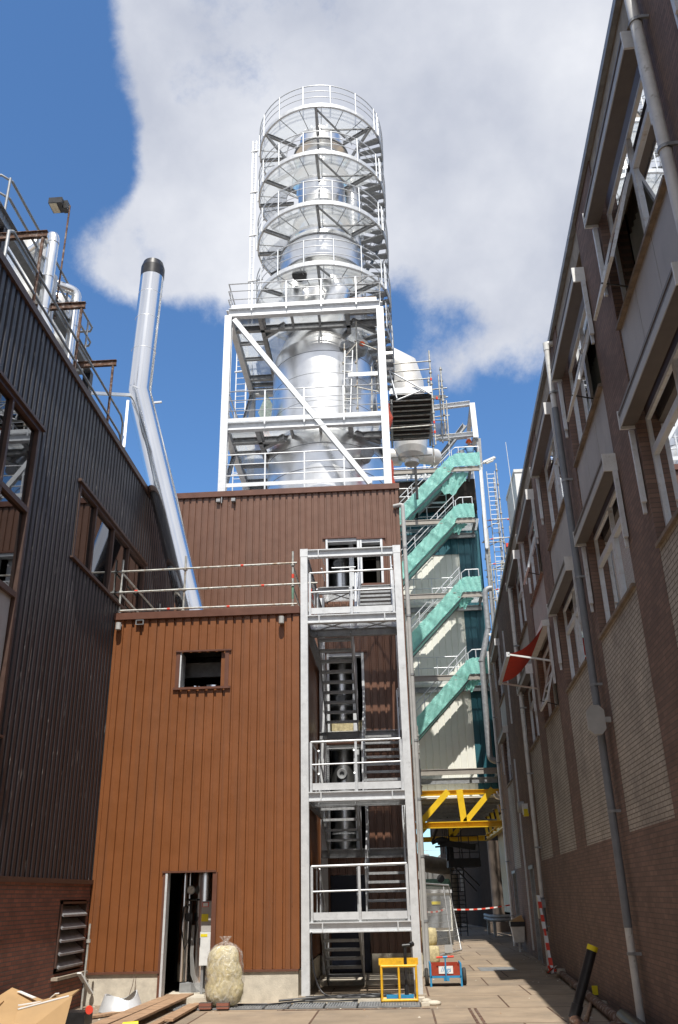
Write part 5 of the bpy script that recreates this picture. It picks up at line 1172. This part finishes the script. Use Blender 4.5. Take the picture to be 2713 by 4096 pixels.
def cassette(u0,u1,z0,z1):
    s=RB(); s.box(-.02,u0-.06,z0+.03,.17,u1+.06,z1-.04); s.box(-.02,u0-.08,z1-.04,.18,u1+.08,z1); C_=s.build('sunblind_cassette',M['cass'],RBD)
    s=RB(); s.box(.17,u0-.06,z0+.0,.182,u1+.06,z0+.11); s.build('front_profile',M['gpipel'],C_)
    s=RB(); s.box(-.01,u0-.085,z0-.01,.185,u0-.06,z1+.03); s.build('end_cap',M['white'],C_); s=RB(); s.box(-.01,u1+.06,z0-.01,.185,u1+.085,z1+.03); s.build('end_cap',M['white'],C_)
    for u in (u0-.14,u1+.06):
        s=RB(); s.box(.02,u,z0-1.0,.08,u+.05,z0-.03); s.box(.02,u+.065,z0-1.12,.06,u+.11,z0-.25); s.build('guide_rail',M['wframe'],RBD)
opn={(7,1):1,(6,1):0}
for k,b in enumerate(allb):
    isfar=(b==far)
    u0,u1=b,b+BW
    kk=round((b-10.75)/3.95)
    s=RB(); s.box(-.35,u0,2.595,-.004,u1,5.42); s.build('light_brick_panel',M['brick_l'],RBD)
    s=RB()
    for (a,b_) in ((u0,u0+.88),(u0+.89,u0+1.76),(u0+1.77,u1)): s.box(-.3,a,7.32,-.02,b_-.004,8.44)
    s.build('spandrel_panel',M['gpanel'],RBD)
    s=RB(); s.box(-.34,u0,10.93,-.02,u1,ZT-.002); s.build('lintel',M['concd'],RBD)
    s=RB(); s.box(-.3,u0,10.38,-.13,u1,10.93); s.build('blind_recess',M['darktrim'],RBD); s=RB(); s.box(-.3,u0,7.14,-.13,u1,7.32); s.build('blind_recess',M['darktrim'],RBD)
    o2={0-1:1,1:None}.get(kk)
    window(u0,u1,8.49,10.38,9.88,{-1:1,0:0,2:0}.get(kk)) 
    window(u0,u1,5.47,7.14,6.66,{2:0}.get(kk))
    cassette(u0,u1,10.24,10.46)
    if kk!=2: cassette(u0,u1,7.05,7.27)
# downpipes
def dpipe(u,zs,r=.055):
    s=RB(); mats=[M['gpipe'],M['wpipe'],M['galvd']]
    P=None
    for (za,zb,m) in zs: s.tube((.12,u,za),(.12,u,zb),r if m!=0 else r+.006,14,m=m)
    D_=s.build('downpipe',mats,RBD)
    for z in (1.0,2.9,4.8,6.6,8.4,10.2):
        s=RB(); s.tube((.12,u,z),(.12,u,z+.04),r+.014,14); s.box(.0,u-.08,z,.12,u-.05,z+.04); s.build('pipe_clip',M['galvd'],D_)
dpipe(6.42,[(0,2,1),(2,11.55,1)],.06); dpipe(13.85,[(0,1.35,1),(1.35,9.9,0),(9.9,11.2,1)],.055); dpipe(25.0,[(0,.9,1),(.9,1.7,0),(1.7,10.4,1)],.055); dpipe(36.3,[(0,11.2,1)],.06)
s=RB(); s.tube((.12,13.85,11.15),(.12,13.85,11.32),.062,12); s.tube((.12,13.85,11.29),(-.02,13.85,11.31),.06,12); s.build('rainwater_elbow',M['white'],RBD)
# slim white conduits
for (u,z0,z1) in ((29.6,7.0,10.2),(30.0,2.9,5.9),(29.9,.2,2.9),(20.9,8.7,9.1)):
    s=RB(); s.box(.0,u,z0,.05,u+.06,z1); s.build('conduit_strip',M['wframe'],RBD)
# doors
for (a,b,z0,z1),m in zip(doors,('gpipe','black')):
    s=RB(); s.box(-.25,a,.05,-.2,b,z1); D_=s.build('door',M[m],RBD); s=RB(); s.box(-.3,a,0,.02,a+.06,z1); s.box(-.3,b-.06,0,.02,b,z1); s.box(-.3,a,z1-.04,.05,b,z1+.06); s.build('door_frame',M['galvd'],RBD); s=RB(); s.box(-.2,a+.15,1.0,-.13,a+.2,1.15); s.build('handle',M['galv'],D_)
s=RB(); oc=[(-.06,.22),(.06,.22),(.13,.14),(.13,-.14),(.06,-.22),(-.06,-.22),(-.13,-.14),(-.13,.14)]
s.add([(.22+a_,13.5,4.22+b_) for a_,b_ in oc]+[(.22+a_,13.6,4.22+b_) for a_,b_ in oc],[tuple(range(8)),tuple(range(15,7,-1))]+[(k,k+8,(k+1)%8+8,(k+1)%8) for k in range(8)]); s.box(.0,13.52,4.18,.2,13.58,4.26); 
tag(s.build('wall_disc_lamp',M['gpipel']),'octagonal grey wall lamp beside the grey rainwater pipe on the light brick','wall lamp')
s=RB(); s.tube((.0,28.6,4.25),(.2,28.6,4.25),.17,8); tag(s.build('wall_disc_lamp',M['gpipel']),'octagonal grey disc high on the brown brick beside the small sounder','wall lamp')
AL=thing('alarm_sounder','small orange and white alarm box on the far brown brickwork','alarm',RW(.1,27.5,4))
s=RB(); s.box(0,27.4,3.95,.16,27.6,4.25); s.build('box',M['white'],AL); s=RB(); s.box(0,27.38,3.9,.14,27.62,3.97); s.box(.02,27.36,3.97,.14,27.4,4.1); s.build('beacon',M['ypl'],AL)
s=RB(); s.box(0,27.0,1.15,.05,27.25,1.75); tag(s.build('door_intercom',M['cream']),'cream switch plate beside the grey side door','switch')
BN=thing('waste_bin','white wall bin with a black liner and tan lid by the open far door','bin',RW(.2,32.6,.2))
s=RB(); s.T=RW; s.add([(.08,32.4,.3),(.4,32.4,.3),(.4,32.85,.3),(.08,32.85,.3),(.03,32.3,.8),(.47,32.3,.8),(.47,32.95,.8),(.03,32.95,.8)],[(0,3,2,1),(0,1,5,4),(1,2,6,5),(2,3,7,6),(3,0,4,7)]); s.build('bin_body',M['white'],BN)
s=RB(); s.box(.01,32.28,.78,.49,32.97,.93); s.build('liner',M['blk2'],BN); s=RB(); s.add([(.02,32.3,.93),(.48,32.3,.93),(.48,32.95,.93),(.02,32.95,.93),(.1,32.35,1.12),(.35,32.35,1.02),(.35,32.9,1.02),(.1,32.9,1.12)],[(4,5,6,7),(0,1,5,4),(1,2,6,5),(2,3,7,6),(3,0,4,7)]); s.build('lid',M['card'],BN)
s=RB(); s.box(.2,32.6,0,.26,32.66,.3); s.build('stand',M['white'],BN)
# red awning
AW=thing('red_awning','open red awning with white arms over a first-floor window of the brick building','awning',RW(.3,19.9,6.5))
s=RB(); K=14; vs=[]
for i in range(K+1):
    t=i/K; n=.12+.85*t; z=7.22-.62*t-.16*math.sin(PI*t)
    vs+=[(n,18.65,z),(n,21.4,z)]
s.add(vs,[(2*i,2*i+2,2*i+3,2*i+1) for i in range(K)],0,True); s.v+= [(p[0],p[1],p[2]-.012) for p in s.v]; nv=len(vs); s.f+=[tuple(nv+i for i in reversed(f_)) for f_ in list(s.f)]; s.m+=[0]*K; s.s+=[True]*K
s.build('awning_fabric',M['red'],AW)
s=RB(); s.box(.93,18.6,6.53,1.0,21.45,6.63); s.build('front_bar',M['wframe'],AW)
s=RB(); s.beam((.96,18.62,6.58),(.05,18.62,6.4),.04,.035); s.beam((.96,21.43,6.58),(.05,21.43,6.4),.04,.035); s.build('arm',M['white'],AW)
s=RB(); s.box(-.01,18.6,7.18,.16,21.45,7.32); s.build('cassette',M['white'],AW); s=RB(); s.box(.02,18.55,5.9,.07,18.6,7.15); s.box(.02,21.45,5.9,.07,21.5,7.15); s.build('guide_rail',M['wframe'],AW)
# barrier tape round the third pipe and across the passage
BT=thing('wrapped_barrier_tape','red and white striped barrier tape twisted down beside the far white rainwater pipe','tape',RW(.35,25,0))
P0=Vector(RW(.25,24.6,1.75)); P1=Vector(RW(.28,22.9,.1)); K=11
for i in range(K):
    a=P0+(P1-P0)*(i/K); b=P0+(P1-P0)*((i+1)/K); s=MB(); s.beam(a,b,.075+.02*math.sin(i*2.2),.02,up=(0,1,0)); s.build('stripe',M['redtape'] if i%2 else M['wtape'],BT)
s=MB(); 
for i in range(7): s.beam(P1+Vector((.04*i-.1,.03*i,.02)),P1+Vector((.1*math.sin(i*2),-.15+.07*i,.12+.05*math.sin(i))),.06,.01,m=i%2)
s.build('crumpled_end',[M['redtape'],M['wtape']],BT)
s=RB(); s.box(.06,24.85,1.45,.22,25.15,1.65); tag(s.build('junction_box',M['galvd']),'small grey junction box on the far rainwater pipe','box')
TP=thing('passage_tape','red and white barrier tape stretched across the shaded passage','tape',(2.7,33,1.3))
for i in range(14):
    t0,t1=i/14,(i+1)/14; a=Vector((1.75,33,1.33-.0)); b=Vector((3.75,33.3,1.43)); sg=lambda t:-.05*math.sin(PI*t)
    s=MB(); s.beam(a+(b-a)*t0+Vector((0,0,sg(t0))),a+(b-a)*t1+Vector((0,0,sg(t1))),.01,.045); s.build('stripe',M['redtape'] if i%2 else M['wtape'],TP)

# ================================================================ GROUND ITEMS
def text(name,body,loc,size,m,parent,rot=(PI/2,0,0),ext=.002,shear=0):
    cu=bpy.data.curves.new(name,'FONT'); cu.body=body; cu.size=size; cu.extrude=ext; cu.align_x='CENTER'; cu.align_y='CENTER'; cu.shear=shear
    o=bpy.data.objects.new(name,cu); COL.objects.link(o); dg=bpy.context.evaluated_depsgraph_get(); me=bpy.data.meshes.new_from_object(o.evaluated_get(dg)); bpy.data.objects.remove(o)
    me.materials.clear(); me.materials.append(m); o=bpy.data.objects.new(name,me); COL.objects.link(o); o.rotation_euler=rot
    o.parent=parent; o.location=Vector(loc)-ORG[parent.name]; ORG[o.name]=ORG[parent.name]; return o
# hand cart
HC=thing('hand_cart','small blue and red two-wheeled hand cart on the yard','cart',(.9,21.6,0))
y0=21.35; x0,x1=.56,1.22
def cb(s,a,b,w,h): s.beam(a,b,w,h)
s=MB()
for x in (x0,x1): s.beam((x,y0,0),(x,y0,.45),.04,.04); s.beam((x,y0+.55,.12),(x,y0+.55,.46),.035,.035); s.beam((x,y0,.19),(x,y0+.57,.19),.035,.035); s.beam((x,y0,.44),(x,y0+.57,.45),.03,.03)
s.beam((x0,y0,.19),(x1,y0,.19),.04,.04); s.beam((x0,y0+.55,.19),(x1,y0+.55,.19),.035,.035); s.box(x0+.28,y0-.03,.11,x0+.40,y0+.03,.19)
s.build('frame',M['bluep'],HC)
s=MB(); s.box(x0+.03,y0,.215,x1-.03,y0+.02,.40); s.box(x0+.03,y0+.53,.215,x1-.03,y0+.55,.44); s.box(x0+.02,y0+.02,.20,x1-.02,y0+.53,.215); s.box(x0+.02,y0+.02,.215,x0+.035,y0+.53,.42); s.box(x1-.035,y0+.02,.215,x1-.02,y0+.53,.42); s.build('box_panels',M['redp'],HC)
s=MB(); s.beam((.89,y0-.05,.13),(.89,y0-.10,.57),.03,.03); s.build('draw_bar',M['bluep'],HC)
s=MB(); s.tube((.70,y0-.1,.572),(1.08,y0-.1,.585),.02,10); s.build('handle',M['redtape'],HC)
s=MB(); s.tube((.84,y0-.1,.576),(.94,y0-.1,.58),.022,10); s.build('handle_sleeve',M['bluep'],HC)
s=MB(); s.box(.74,y0-.012,.25,1.05,y0-.002,.40); SGN=s.build('sign_plate',M['wtape'],HC)
text('lettering','//tgs',(.895,y0-.014,.325),.13,M['bluep'],SGN,ext=.001,shear=.15)
for x in (x0-.08,x1+.08):
    s=MB(); s.lathe(0,0,[(.10,-.035),(.155,-.04),(.175,-.02),(.175,.02),(.155,.04),(.10,.035)],24); s.v=[(x+p[2],y0+.28+p[0],.175+p[1]) for p in s.v]; Wh=s.build('wheel',M['rubber'],HC)
    s=MB(); s.tube((x-.025,y0+.28,.175),(x+.025,y0+.28,.175),.10,18); s.build('rim',M['galvd'],Wh)
# yellow frame with jack
YC=thing('yellow_trolley_frame','yellow tubular frame standing on the drain grates at the foot of the stair tower','trolley',(-.1,18.4,0))
ya=18.25; s=MB(); X0,X1=-.44,.21
for x in (X0,X1): s.path([(x,ya,.05),(x,ya,.62)],.022,8); s.path([(x,ya+.3,.05),(x,ya+.3,.68)],.022,8); s.path([(x,ya,.05),(x,ya+.3,.05)],.022,8); s.path([(x,ya,.62),(x,ya+.3,.62)],.022,8)
for z in (.06,.62): s.path([(X0,ya,z),(X1,ya,z)],.026,8)
s.path([((X0+X1)/2,ya,.05),((X0+X1)/2,ya,.62)],.022,8); s.box(X0-.05,ya+.28,.62,X1+.05,ya+.31,.74); s.path([(X0,ya+.3,.06),(X1,ya+.3,.06)],.024,8)
s.build('tube_frame',M['yel2'],YC)
s=MB(); s.box(X0+.08,ya+.12,.07,X1-.06,ya+.32,.13); s.build('blue_tray',M['bluep'],YC)
s=MB(); s.path([(.02,ya+.2,.1),(.02,ya+.2,.92)],.028,10); s.path([(.02,ya+.2,.1),(.02,ya+.2,.3)],.04,10); s.path([(-.03,ya+.2,.95),(.12,ya+.2,.96)],.03,8); s.path([(.12,ya+.2,.96),(.17,ya+.25,.98)],.05,8); s.build('jack_post',M['blk2'],YC)
# drain grates strip
DG=None
for i,(a,b) in enumerate(((-4.35,-3.55),(-3.5,-2.6),(-2.55,-2.15),(-2.1,-1.5),(-1.46,-.9),(-.86,.25))):
    s=MB(); 
    for k in range(int((b-a)/.05)): s.box(a+.02+k*.05,17.75,.006,a+.045+k*.05,18.4,.03)
    for yy in (17.72,17.93,18.15,18.38): s.box(a,yy,.004,b,yy+.03,.032)
    DG=s.build('drain_grate',M['galvd']); tag(DG,['far left dark drain grate below the wool bag','second drain grate from the left, near the annex plinth','short drain grate at the left foot of the stair tower','third-last drain grate, in front of the stair tower opening','second-last drain grate, left of the yellow frame','last drain grate, under the yellow frame'][i],'drain grate','drain grates along the foot of the brown buildings')
s=MB(); s.box(-4.36,17.7,.001,.27,18.45,.005); tag(s.build('drain_channel',M['black']),kind='structure')
s=MB(); s.box(-2.12,18.45,0,.35,19.3,.07); s.box(-2.0,22,0,.3,24,.09); tag(s.build('concrete_step',M['conc']),kind='structure')
# cables
s=MB()
def cab(pts,r):
    P=[]
    for i in range(len(pts)-1):
        for k in range(5): 
            t=k/5; p0=Vector(pts[max(0,i-1)]);p1=Vector(pts[i]);p2=Vector(pts[i+1]);p3=Vector(pts[min(len(pts)-1,i+2)])
            P.append(.5*((2*p1)+(p2-p0)*t+(2*p0-5*p1+4*p2-p3)*t*t+(-p0+3*p1-3*p2+p3)*t*t*t))
    P.append(Vector(pts[-1])); s.path(P,r,6)
cab([(-1.80,18.8,1.2),(-1.78,18.78,.7),(-1.65,18.7,.25),(-1.4,18.6,.1),(-.9,18.55,.09),(-.5,18.6,.1)],.016)
cab([(-1.9,18.6,.1),(-1.3,18.75,.1),(-.7,18.62,.1),(-.3,18.72,.1),(-.5,18.85,.1),(-1.1,18.85,.1),(-1.6,18.6,.1),(-2.4,18.5,.06)],.02)
cab([(-1.2,18.55,.1),(-.8,18.7,.12),(-.45,18.62,.11),(-.2,18.7,.1),(-.6,18.78,.12),(-1.0,18.72,.1)],.018)
cab([(-2.2,18.2,.05),(-1.6,18.5,.09),(-1.1,18.6,.1),(-.6,18.5,.1),(-.45,18.65,.1),(-.9,18.75,.1),(-1.2,18.6,.1)],.015)
cab([(-3.1,18.1,.05),(-2.5,18.05,.05),(-2.0,18.35,.06),(-1.3,18.35,.06),(-.9,18.45,.06)],.014)
tag(s.build('electric_cable',M['blk2']),'black cables looped on the ground at the foot of the stair tower','cable')
# big bag of wool
BG=thing('insulation_bag','clear plastic sack full of yellow mineral wool leaning by the annex door','bag',(-3.35,17.95,0))
s=MB(); PR=[(0,.05),(.20,.05),(.29,.11),(.325,.24),(.33,.38),(.30,.47),(.325,.56),(.325,.66),(.295,.73),(.30,.80),(.28,.92),(.20,1.0),(.08,1.03),(0,1.03)]; vs=[]; J=44
for i,(r,z) in enumerate(PR):
    for j in range(J):
        a=2*PI*j/J; rr=r*(1+.05*math.sin(a*2+z*5)+.03*math.sin(a*5-z*9)+.018*math.sin(a*11+z*23)); vs.append((-3.36+rr*1.02*math.cos(a)+.02*math.sin(z*6),18.0+rr*.85*math.sin(a),z+.02*math.sin(a*3)*min(1,r*4)))
s.add(vs,[(i*J+j,i*J+(j+1)%J,(i+1)*J+(j+1)%J,(i+1)*J+j) for i in range(len(PR)-1) for j in range(J)],0,True)
s.build('wool_rolls',M['wool'],BG)
pm=bpy.data.materials.new('clear_plastic'); pm.use_nodes=True; nn=pm.node_tree.nodes; ll=pm.node_tree.links; pb=nn['Principled BSDF']; pb.inputs['Base Color'].default_value=(.85,.85,.83,1); pb.inputs['Roughness'].default_value=.12; pb.inputs['Specular IOR Level'].default_value=.8
tr_=nn.new('ShaderNodeBsdfTransparent'); mm_=nn.new('ShaderNodeMixShader'); ll.new(tr_.outputs[0],mm_.inputs[1]); ll.new(pb.outputs[0],mm_.inputs[2]); ll.new(mm_.outputs[0],nn['Material Output'].inputs[0])
nz_=nn.new('ShaderNodeTexNoise'); nz_.inputs['Scale'].default_value=5; nz_.inputs['Detail'].default_value=3; nz_.inputs['Distortion'].default_value=2; mr_=nn.new('ShaderNodeMapRange'); mr_.inputs[1].default_value=.35; mr_.inputs[2].default_value=.75; mr_.inputs[3].default_value=.03; mr_.inputs[4].default_value=.40; ll.new(nz_.outputs['Fac'],mr_.inputs[0]); ll.new(mr_.outputs[0],mm_.inputs[0])
bb_=nn.new('ShaderNodeBump'); bb_.inputs['Strength'].default_value=1; bb_.inputs['Distance'].default_value=.05; ll.new(nz_.outputs['Fac'],bb_.inputs['Height']); ll.new(bb_.outputs[0],pb.inputs['Normal'])
M['plastic']=pm
s=MB(); K=20; prof=[(.30,.08),(.35,.2),(.36,.45),(.345,.7),(.32,.92),(.2,1.04),(.09,1.09),(.05,1.11),(.10,1.17),(.12,1.19)]
vs=[]
for i,(r,z) in enumerate(prof):
    for j in range(36):
        a=2*PI*j/36; rr=r*(1+.05*math.sin(a*7+z*12)+.04*math.sin(a*13-z*21)); vs.append((-3.35+rr*math.cos(a),18.0+rr*.85*math.sin(a),z))
s.add(vs,[(i*36+j,i*36+(j+1)%36,(i+1)*36+(j+1)%36,(i+1)*36+j) for i in range(len(prof)-1) for j in range(36)],0,True); s.build('plastic_sack',pm,BG)
for k,x in enumerate((-3.62,-3.3)):
    s=MB(); s.box(x-.11,17.6,.03,x+.11,17.75,.13); tag(s.build('loose_brick',M['redtarp'] if 0 else M['brick_d']),['left of two bricks at the foot of the wool sack','right of two bricks at the foot of the wool sack'][k],'brick')
# planks
def plank(x0,y0,x1,y1,w,z,lb):
    s=MB(); s.beam((x0,y0,z),(x1,y1,z+.01),w,.035); tag(s.build('wooden_plank',M['wood']),lb,'plank','planks lying before the annex door')
plank(-4.75,14.6,-4.62,19.3,.26,.10,'leftmost long board of the planks before the annex door'); plank(-4.40,14.5,-4.33,19.3,.27,.11,'long board second from the left before the annex door')
plank(-4.02,14.9,-4.0,18.3,.13,.03,'narrow board at the right of the long planks'); plank(-5.9,16.0,-5.0,17.4,.2,.03,'short board left of the long planks by the metal cone')
plank(-3.85,15.9,-3.85,18.1,.14,.06,'short dark board nearest the wool sack')
# metal cone
s=MB(); vs=[];K=40
for i in range(K):
    a=2*PI*i/K; zt=.27+.05*math.sin(a*2+.6)+.03*math.sin(a*3); vs+=[(-5.15+.40*math.cos(a),17.6+.36*math.sin(a),.03),(-5.17+.29*math.cos(a),17.6+.26*math.sin(a),zt)]
s.add(vs,[(2*i,(2*i+2)%(2*K),(2*i+3)%(2*K),2*i+1) for i in range(K)],0,True); s.add([(p[0]*1,p[1],p[2]) for p in vs[1::2]]+[(-5.17+(p[0]+5.17)*.93,17.6+(p[1]-17.6)*.93,p[2]-.01) for p in vs[1::2]],[(i,(i+1)%K,K+(i+1)%K,K+i) for i in range(K)],0,True)
s.add([(-5.15+(p[0]+5.15)*.97,17.6+(p[1]-17.6)*.97,p[2]) for p in vs],[(2*i+1,(2*i+3)%(2*K),(2*i+2)%(2*K),2*i) for i in range(K)],0,True)
tag(s.build('sheet_metal_cone',M['galv']),'open sheet-metal cone ring lying on the ground before the annex plinth','duct piece')
# cardboard boxes
CBX=thing('cardboard_box','flattened open cardboard boxes with white tape in the bottom left corner','box',(-5.8,14.6,0))
s=MB()
def flap(s,q,t=.02):
    q=[Vector(p) for p in q]; n_=(q[1]-q[0]).cross(q[3]-q[0]).normalized()*t; v=[tuple(p) for p in q]+[tuple(p+n_) for p in q]; s.add(v,[(3,2,1,0),(4,5,6,7),(0,1,5,4),(1,2,6,5),(2,3,7,6),(3,0,4,7)])
flap(s,[(-6.25,13.6,.35),(-5.35,13.6,.1),(-5.3,14.6,.42),(-6.15,15.0,.62)]); s.build('flat_flap',M['card'],CBX)
s=MB(); flap(s,[(-5.62,13.7,.0),(-4.98,14.1,.0),(-4.95,14.35,.56),(-5.62,14.0,.42)]); flap(s,[(-5.62,14.0,.42),(-4.95,14.35,.56),(-5.0,14.8,.60),(-5.6,14.5,.45)]); s.build('raised_flap',M['card'],CBX)
s=MB(); flap(s,[(-6.6,13.3,.3),(-5.9,13.5,.35),(-6.0,14.4,.5),(-6.6,14.2,.5)]); s.build('rear_flap',M['card'],CBX)
s=MB()
for (p,q) in (((-5.62,14.01,.44),(-5.0,14.34,.57)),((-5.95,14.8,.60),(-5.6,14.55,.53)),((-5.35,14.5,.50),(-5.2,14.4,.60)),((-5.7,14.2,.47),(-5.4,14.35,.50))): s.beam(p,q,.07,.012)
s.build('packing_tape',M['wtape'],CBX)
s=MB(); s.box(-5.5,15.6,0,-5.15,16.0,.22); s.tube((-5.12,15.7,.25),(-5.08,15.6,.25),.06,12,m=1); tag(s.build('power_tool',[M['blk2'],M['redtape']]),'black and red power tool behind the cardboard flaps','tool')
s=MB(); s.path([(-6.05,18.1,.0),(-6.04,18.15,1.45)],.022,8); coup(s,(-6.04,18.14,1.15),.045); coup(s,(-6.04,18.12,.5),.035); tag(s.build('scaffold_tube',M['scaf']),'single scaffold tube standing upright by the louvre vent','tube')
s=MB(); s.beam((-6.1,17.95,.62),(-5.95,18.3,.25),.1,.03); tag(s.build('white_lath',M['white']),'short white board leaning in the corner below the louvre vent','board')
s=MB(); s.path([(-5.35,18.55,.0),(-5.25,18.6,.35),(-5.22,18.62,.62)],.006,5); s.path([(-5.2,18.55,0),(-5.19,18.6,.5)],.006,5); tag(s.build('bent_wires',M['rust']),'two bent rusty wires poking up before the annex plinth','wire')
s=MB(); s.tube((-4.2,14.5,.16),(-3.98,14.55,.17),.04,12); tag(s.build('yellow_capped_tube',M['ypl']),'short yellow-ended tube on the planks at the bottom edge','tube')
# mesh fence
MF=thing('mesh_fence_panel','leaning steel mesh fence panel with barrier tape, right of the corner downpipe','fence',(1.3,31.5,0))
P=[Vector((.66,29.3,.05)),Vector((1.93,32.6,.1)),Vector((1.62,32.4,2.1)),Vector((.62,29.6,2.15))]
s=MB(); s.path([tuple(p) for p in P],.024,8,closed=True); s.tube((P[0]+(P[1]-P[0])*.72),(P[3]+(P[2]-P[3])*.80),.02,8); s.build('frame',M['rail'],MF)
s=MB()
for i in range(1,30): t=i/30; s.beam(P[0]+(P[1]-P[0])*t,P[3]+(P[2]-P[3])*t,.007,.007,up=(0,1,0))
for i in range(1,9): t=i/9; s.beam(P[0]+(P[3]-P[0])*t,P[1]+(P[2]-P[1])*t,.008,.008)
s.build('mesh_wires',M['mesh'],MF)
s=MB(); a=P[0]+(P[3]-P[0])*.62; b=P[1]+(P[2]-P[1])*.68
for i in range(9):
    t0=i/9*.75;t1=(i+1)/9*.75; q0=a+(b-a)*t0+Vector((-.02,-.04,-.09*math.sin(PI*t0))); q1=a+(b-a)*t1+Vector((-.02,-.04,-.09*math.sin(PI*t1))); s.beam(q0,q1,.012,.05,m=i%2)
s.build('tied_tape',[M['wtape'],M['redtape']],MF)
s=MB(); s.box(1.30,30.9,.12,1.55,30.93,.35); s.build('fence_plate',M['gpipel'],MF); 
s=MB(); s.box(.55,29.0,0,.95,29.6,.14); s.build('foot_block',M['galvd'],MF)
# bales
for k,(x,y,z,sz) in enumerate(((.82,27.9,.0,.36),(.76,28.2,.46,.40),(.55,28.3,.0,.36),(.52,28.1,.48,.36))):
    s=MB(); s.ell((x,y,z+.24),sz*.62,sz*.7,.26,18,12,f=lambda p:min(1.25,.9/max(abs(p.x),abs(p.y),abs(p.z)))**.7)
    tag(s.build('wool_bale',M['wool']),['lower right bale of wrapped mineral wool behind the downpipe','upper right bale of wrapped mineral wool','lower left wool bale half hidden by the downpipe','upper left wool bale half hidden by the downpipe'][k],'insulation bale','wrapped wool bales behind the corner downpipe')
s=MB()
for i in range(6): s.box(.44+.01*(i%2),27.2,.3+i*.14,.47+.01*(i%2),27.3,.40+i*.14,i%2)
tag(s.build('striped_board',[M['redtape'],M['wtape']]),'red and white striped board showing between column and downpipe','board')
# black pipe & rusty pipes along the right wall
BP=thing('black_plastic_pipe','upright black plastic pipe with a yellow cap at the lower right','pipe',(2.62,14.6,0))
a=Vector((2.44,14.3,.36)); b=Vector((2.74,14.3,1.06)); s=MB(); s.tube(a,b,.072,20); s.tube(a-(b-a)*.25,a,.085,20); s.build('pipe_tube',M['blk2'],BP)
s=MB(); d_=(b-a).normalized(); s.tube(b-d_*.02,b+d_*.05,.078,20); s.build('yellow_cap',M['ypl'],BP)
s=MB(); s.path([tuple(a-(b-a)*.25),(2.42,14.1,.1),(2.6,13.6,.1),(2.85,13.0,.1)],.08,16); s.tube((2.72,13.4,.13),(2.95,12.9,.13),.13,20); s.build('elbow_pipe',M['rust'],BP)
for k,(p,q,r,m) in enumerate((((3.62,22.8,.09),(3.05,14.0,.09),.075,'rust'),((3.18,14.8,.13),(3.0,12.5,.13),.12,'blk2'),((3.45,18.5,.04),(2.7,15.3,.03),.03,'wood'))):
    s=MB(); s.tube(p,q,r,16); tag(s.build('ground_pipe' if k<2 else 'ground_batten',M[m]),['long rusty pipe lying along the foot of the brick wall','thick dark pipe end lying in the bottom right corner','thin timber batten lying beside the rusty pipe'][k],'pipe' if k<2 else 'timber')
s=MB(); 
for (x,y,z) in ((3.55,24.2,.08),(3.62,22.9,.1),(3.35,17.4,.05),(3.5,20.5,.06)): s.ell((x,y,z),.14,.18,z,8,6,f=lambda p:1+.2*math.sin(p.x*9+p.y*5))
tag(s.build('rubble',M['concd']),'lumps of rubble along the foot of the brick wall',None,kind='stuff'); 
s=MB(); s.box(.28,17.9,0,.42,18.05,.05); s.ell((.5,18.0,.03),.14,.1,.05,8,6); s.ell((.38,18.35,.03),.1,.1,.05,8,6); tag(s.build('stone_chips',M['conc']),'broken stone bits at the right foot of the stair tower',None,kind='stuff')
s=MB(); s.box(3.4,18.2,.1,3.5,18.22,.25); tag(s.build('yellow_tag',M['ypl']),'small yellow marker on the rusty ground pipe','marker')
s=MB(); s.box(1.95,25.2,.002,2.9,26.4,.008); tag(s.build('manhole_patch',M['galvd']),kind='structure')

rnd=random.Random(11); s=MB()
for i in range(260):
    if i<120: u=rnd.uniform(13,36); n=abs(rnd.gauss(0,.28))+.03; p=RW(n,u,0)
    elif i<180: p=(rnd.uniform(-2.2,.6),rnd.uniform(17.5,18.6),0)
    elif i<220: p=(rnd.uniform(-6.1,-3),rnd.uniform(17.0,18.6),0)
    else: p=(rnd.uniform(-5.5,3),rnd.uniform(15,24),0)
    r=rnd.uniform(.008,.03); a=rnd.uniform(0,3); c,d=math.cos(a)*r,math.sin(a)*r
    s.add([(p[0]+c,p[1]+d,.001),(p[0]-d,p[1]+c,.001),(p[0]-c*.8,p[1]-d,.001),(p[0]+d,p[1]-c,.001),(p[0],p[1],r*.7)],[(0,1,4),(1,2,4),(2,3,4),(3,0,4)],i%3)
tag(s.build('grit',[M['concd'],M['wood'],M['conc']]),'grit and crumbs scattered over the slabs and along the wall foot',None,kind='stuff')
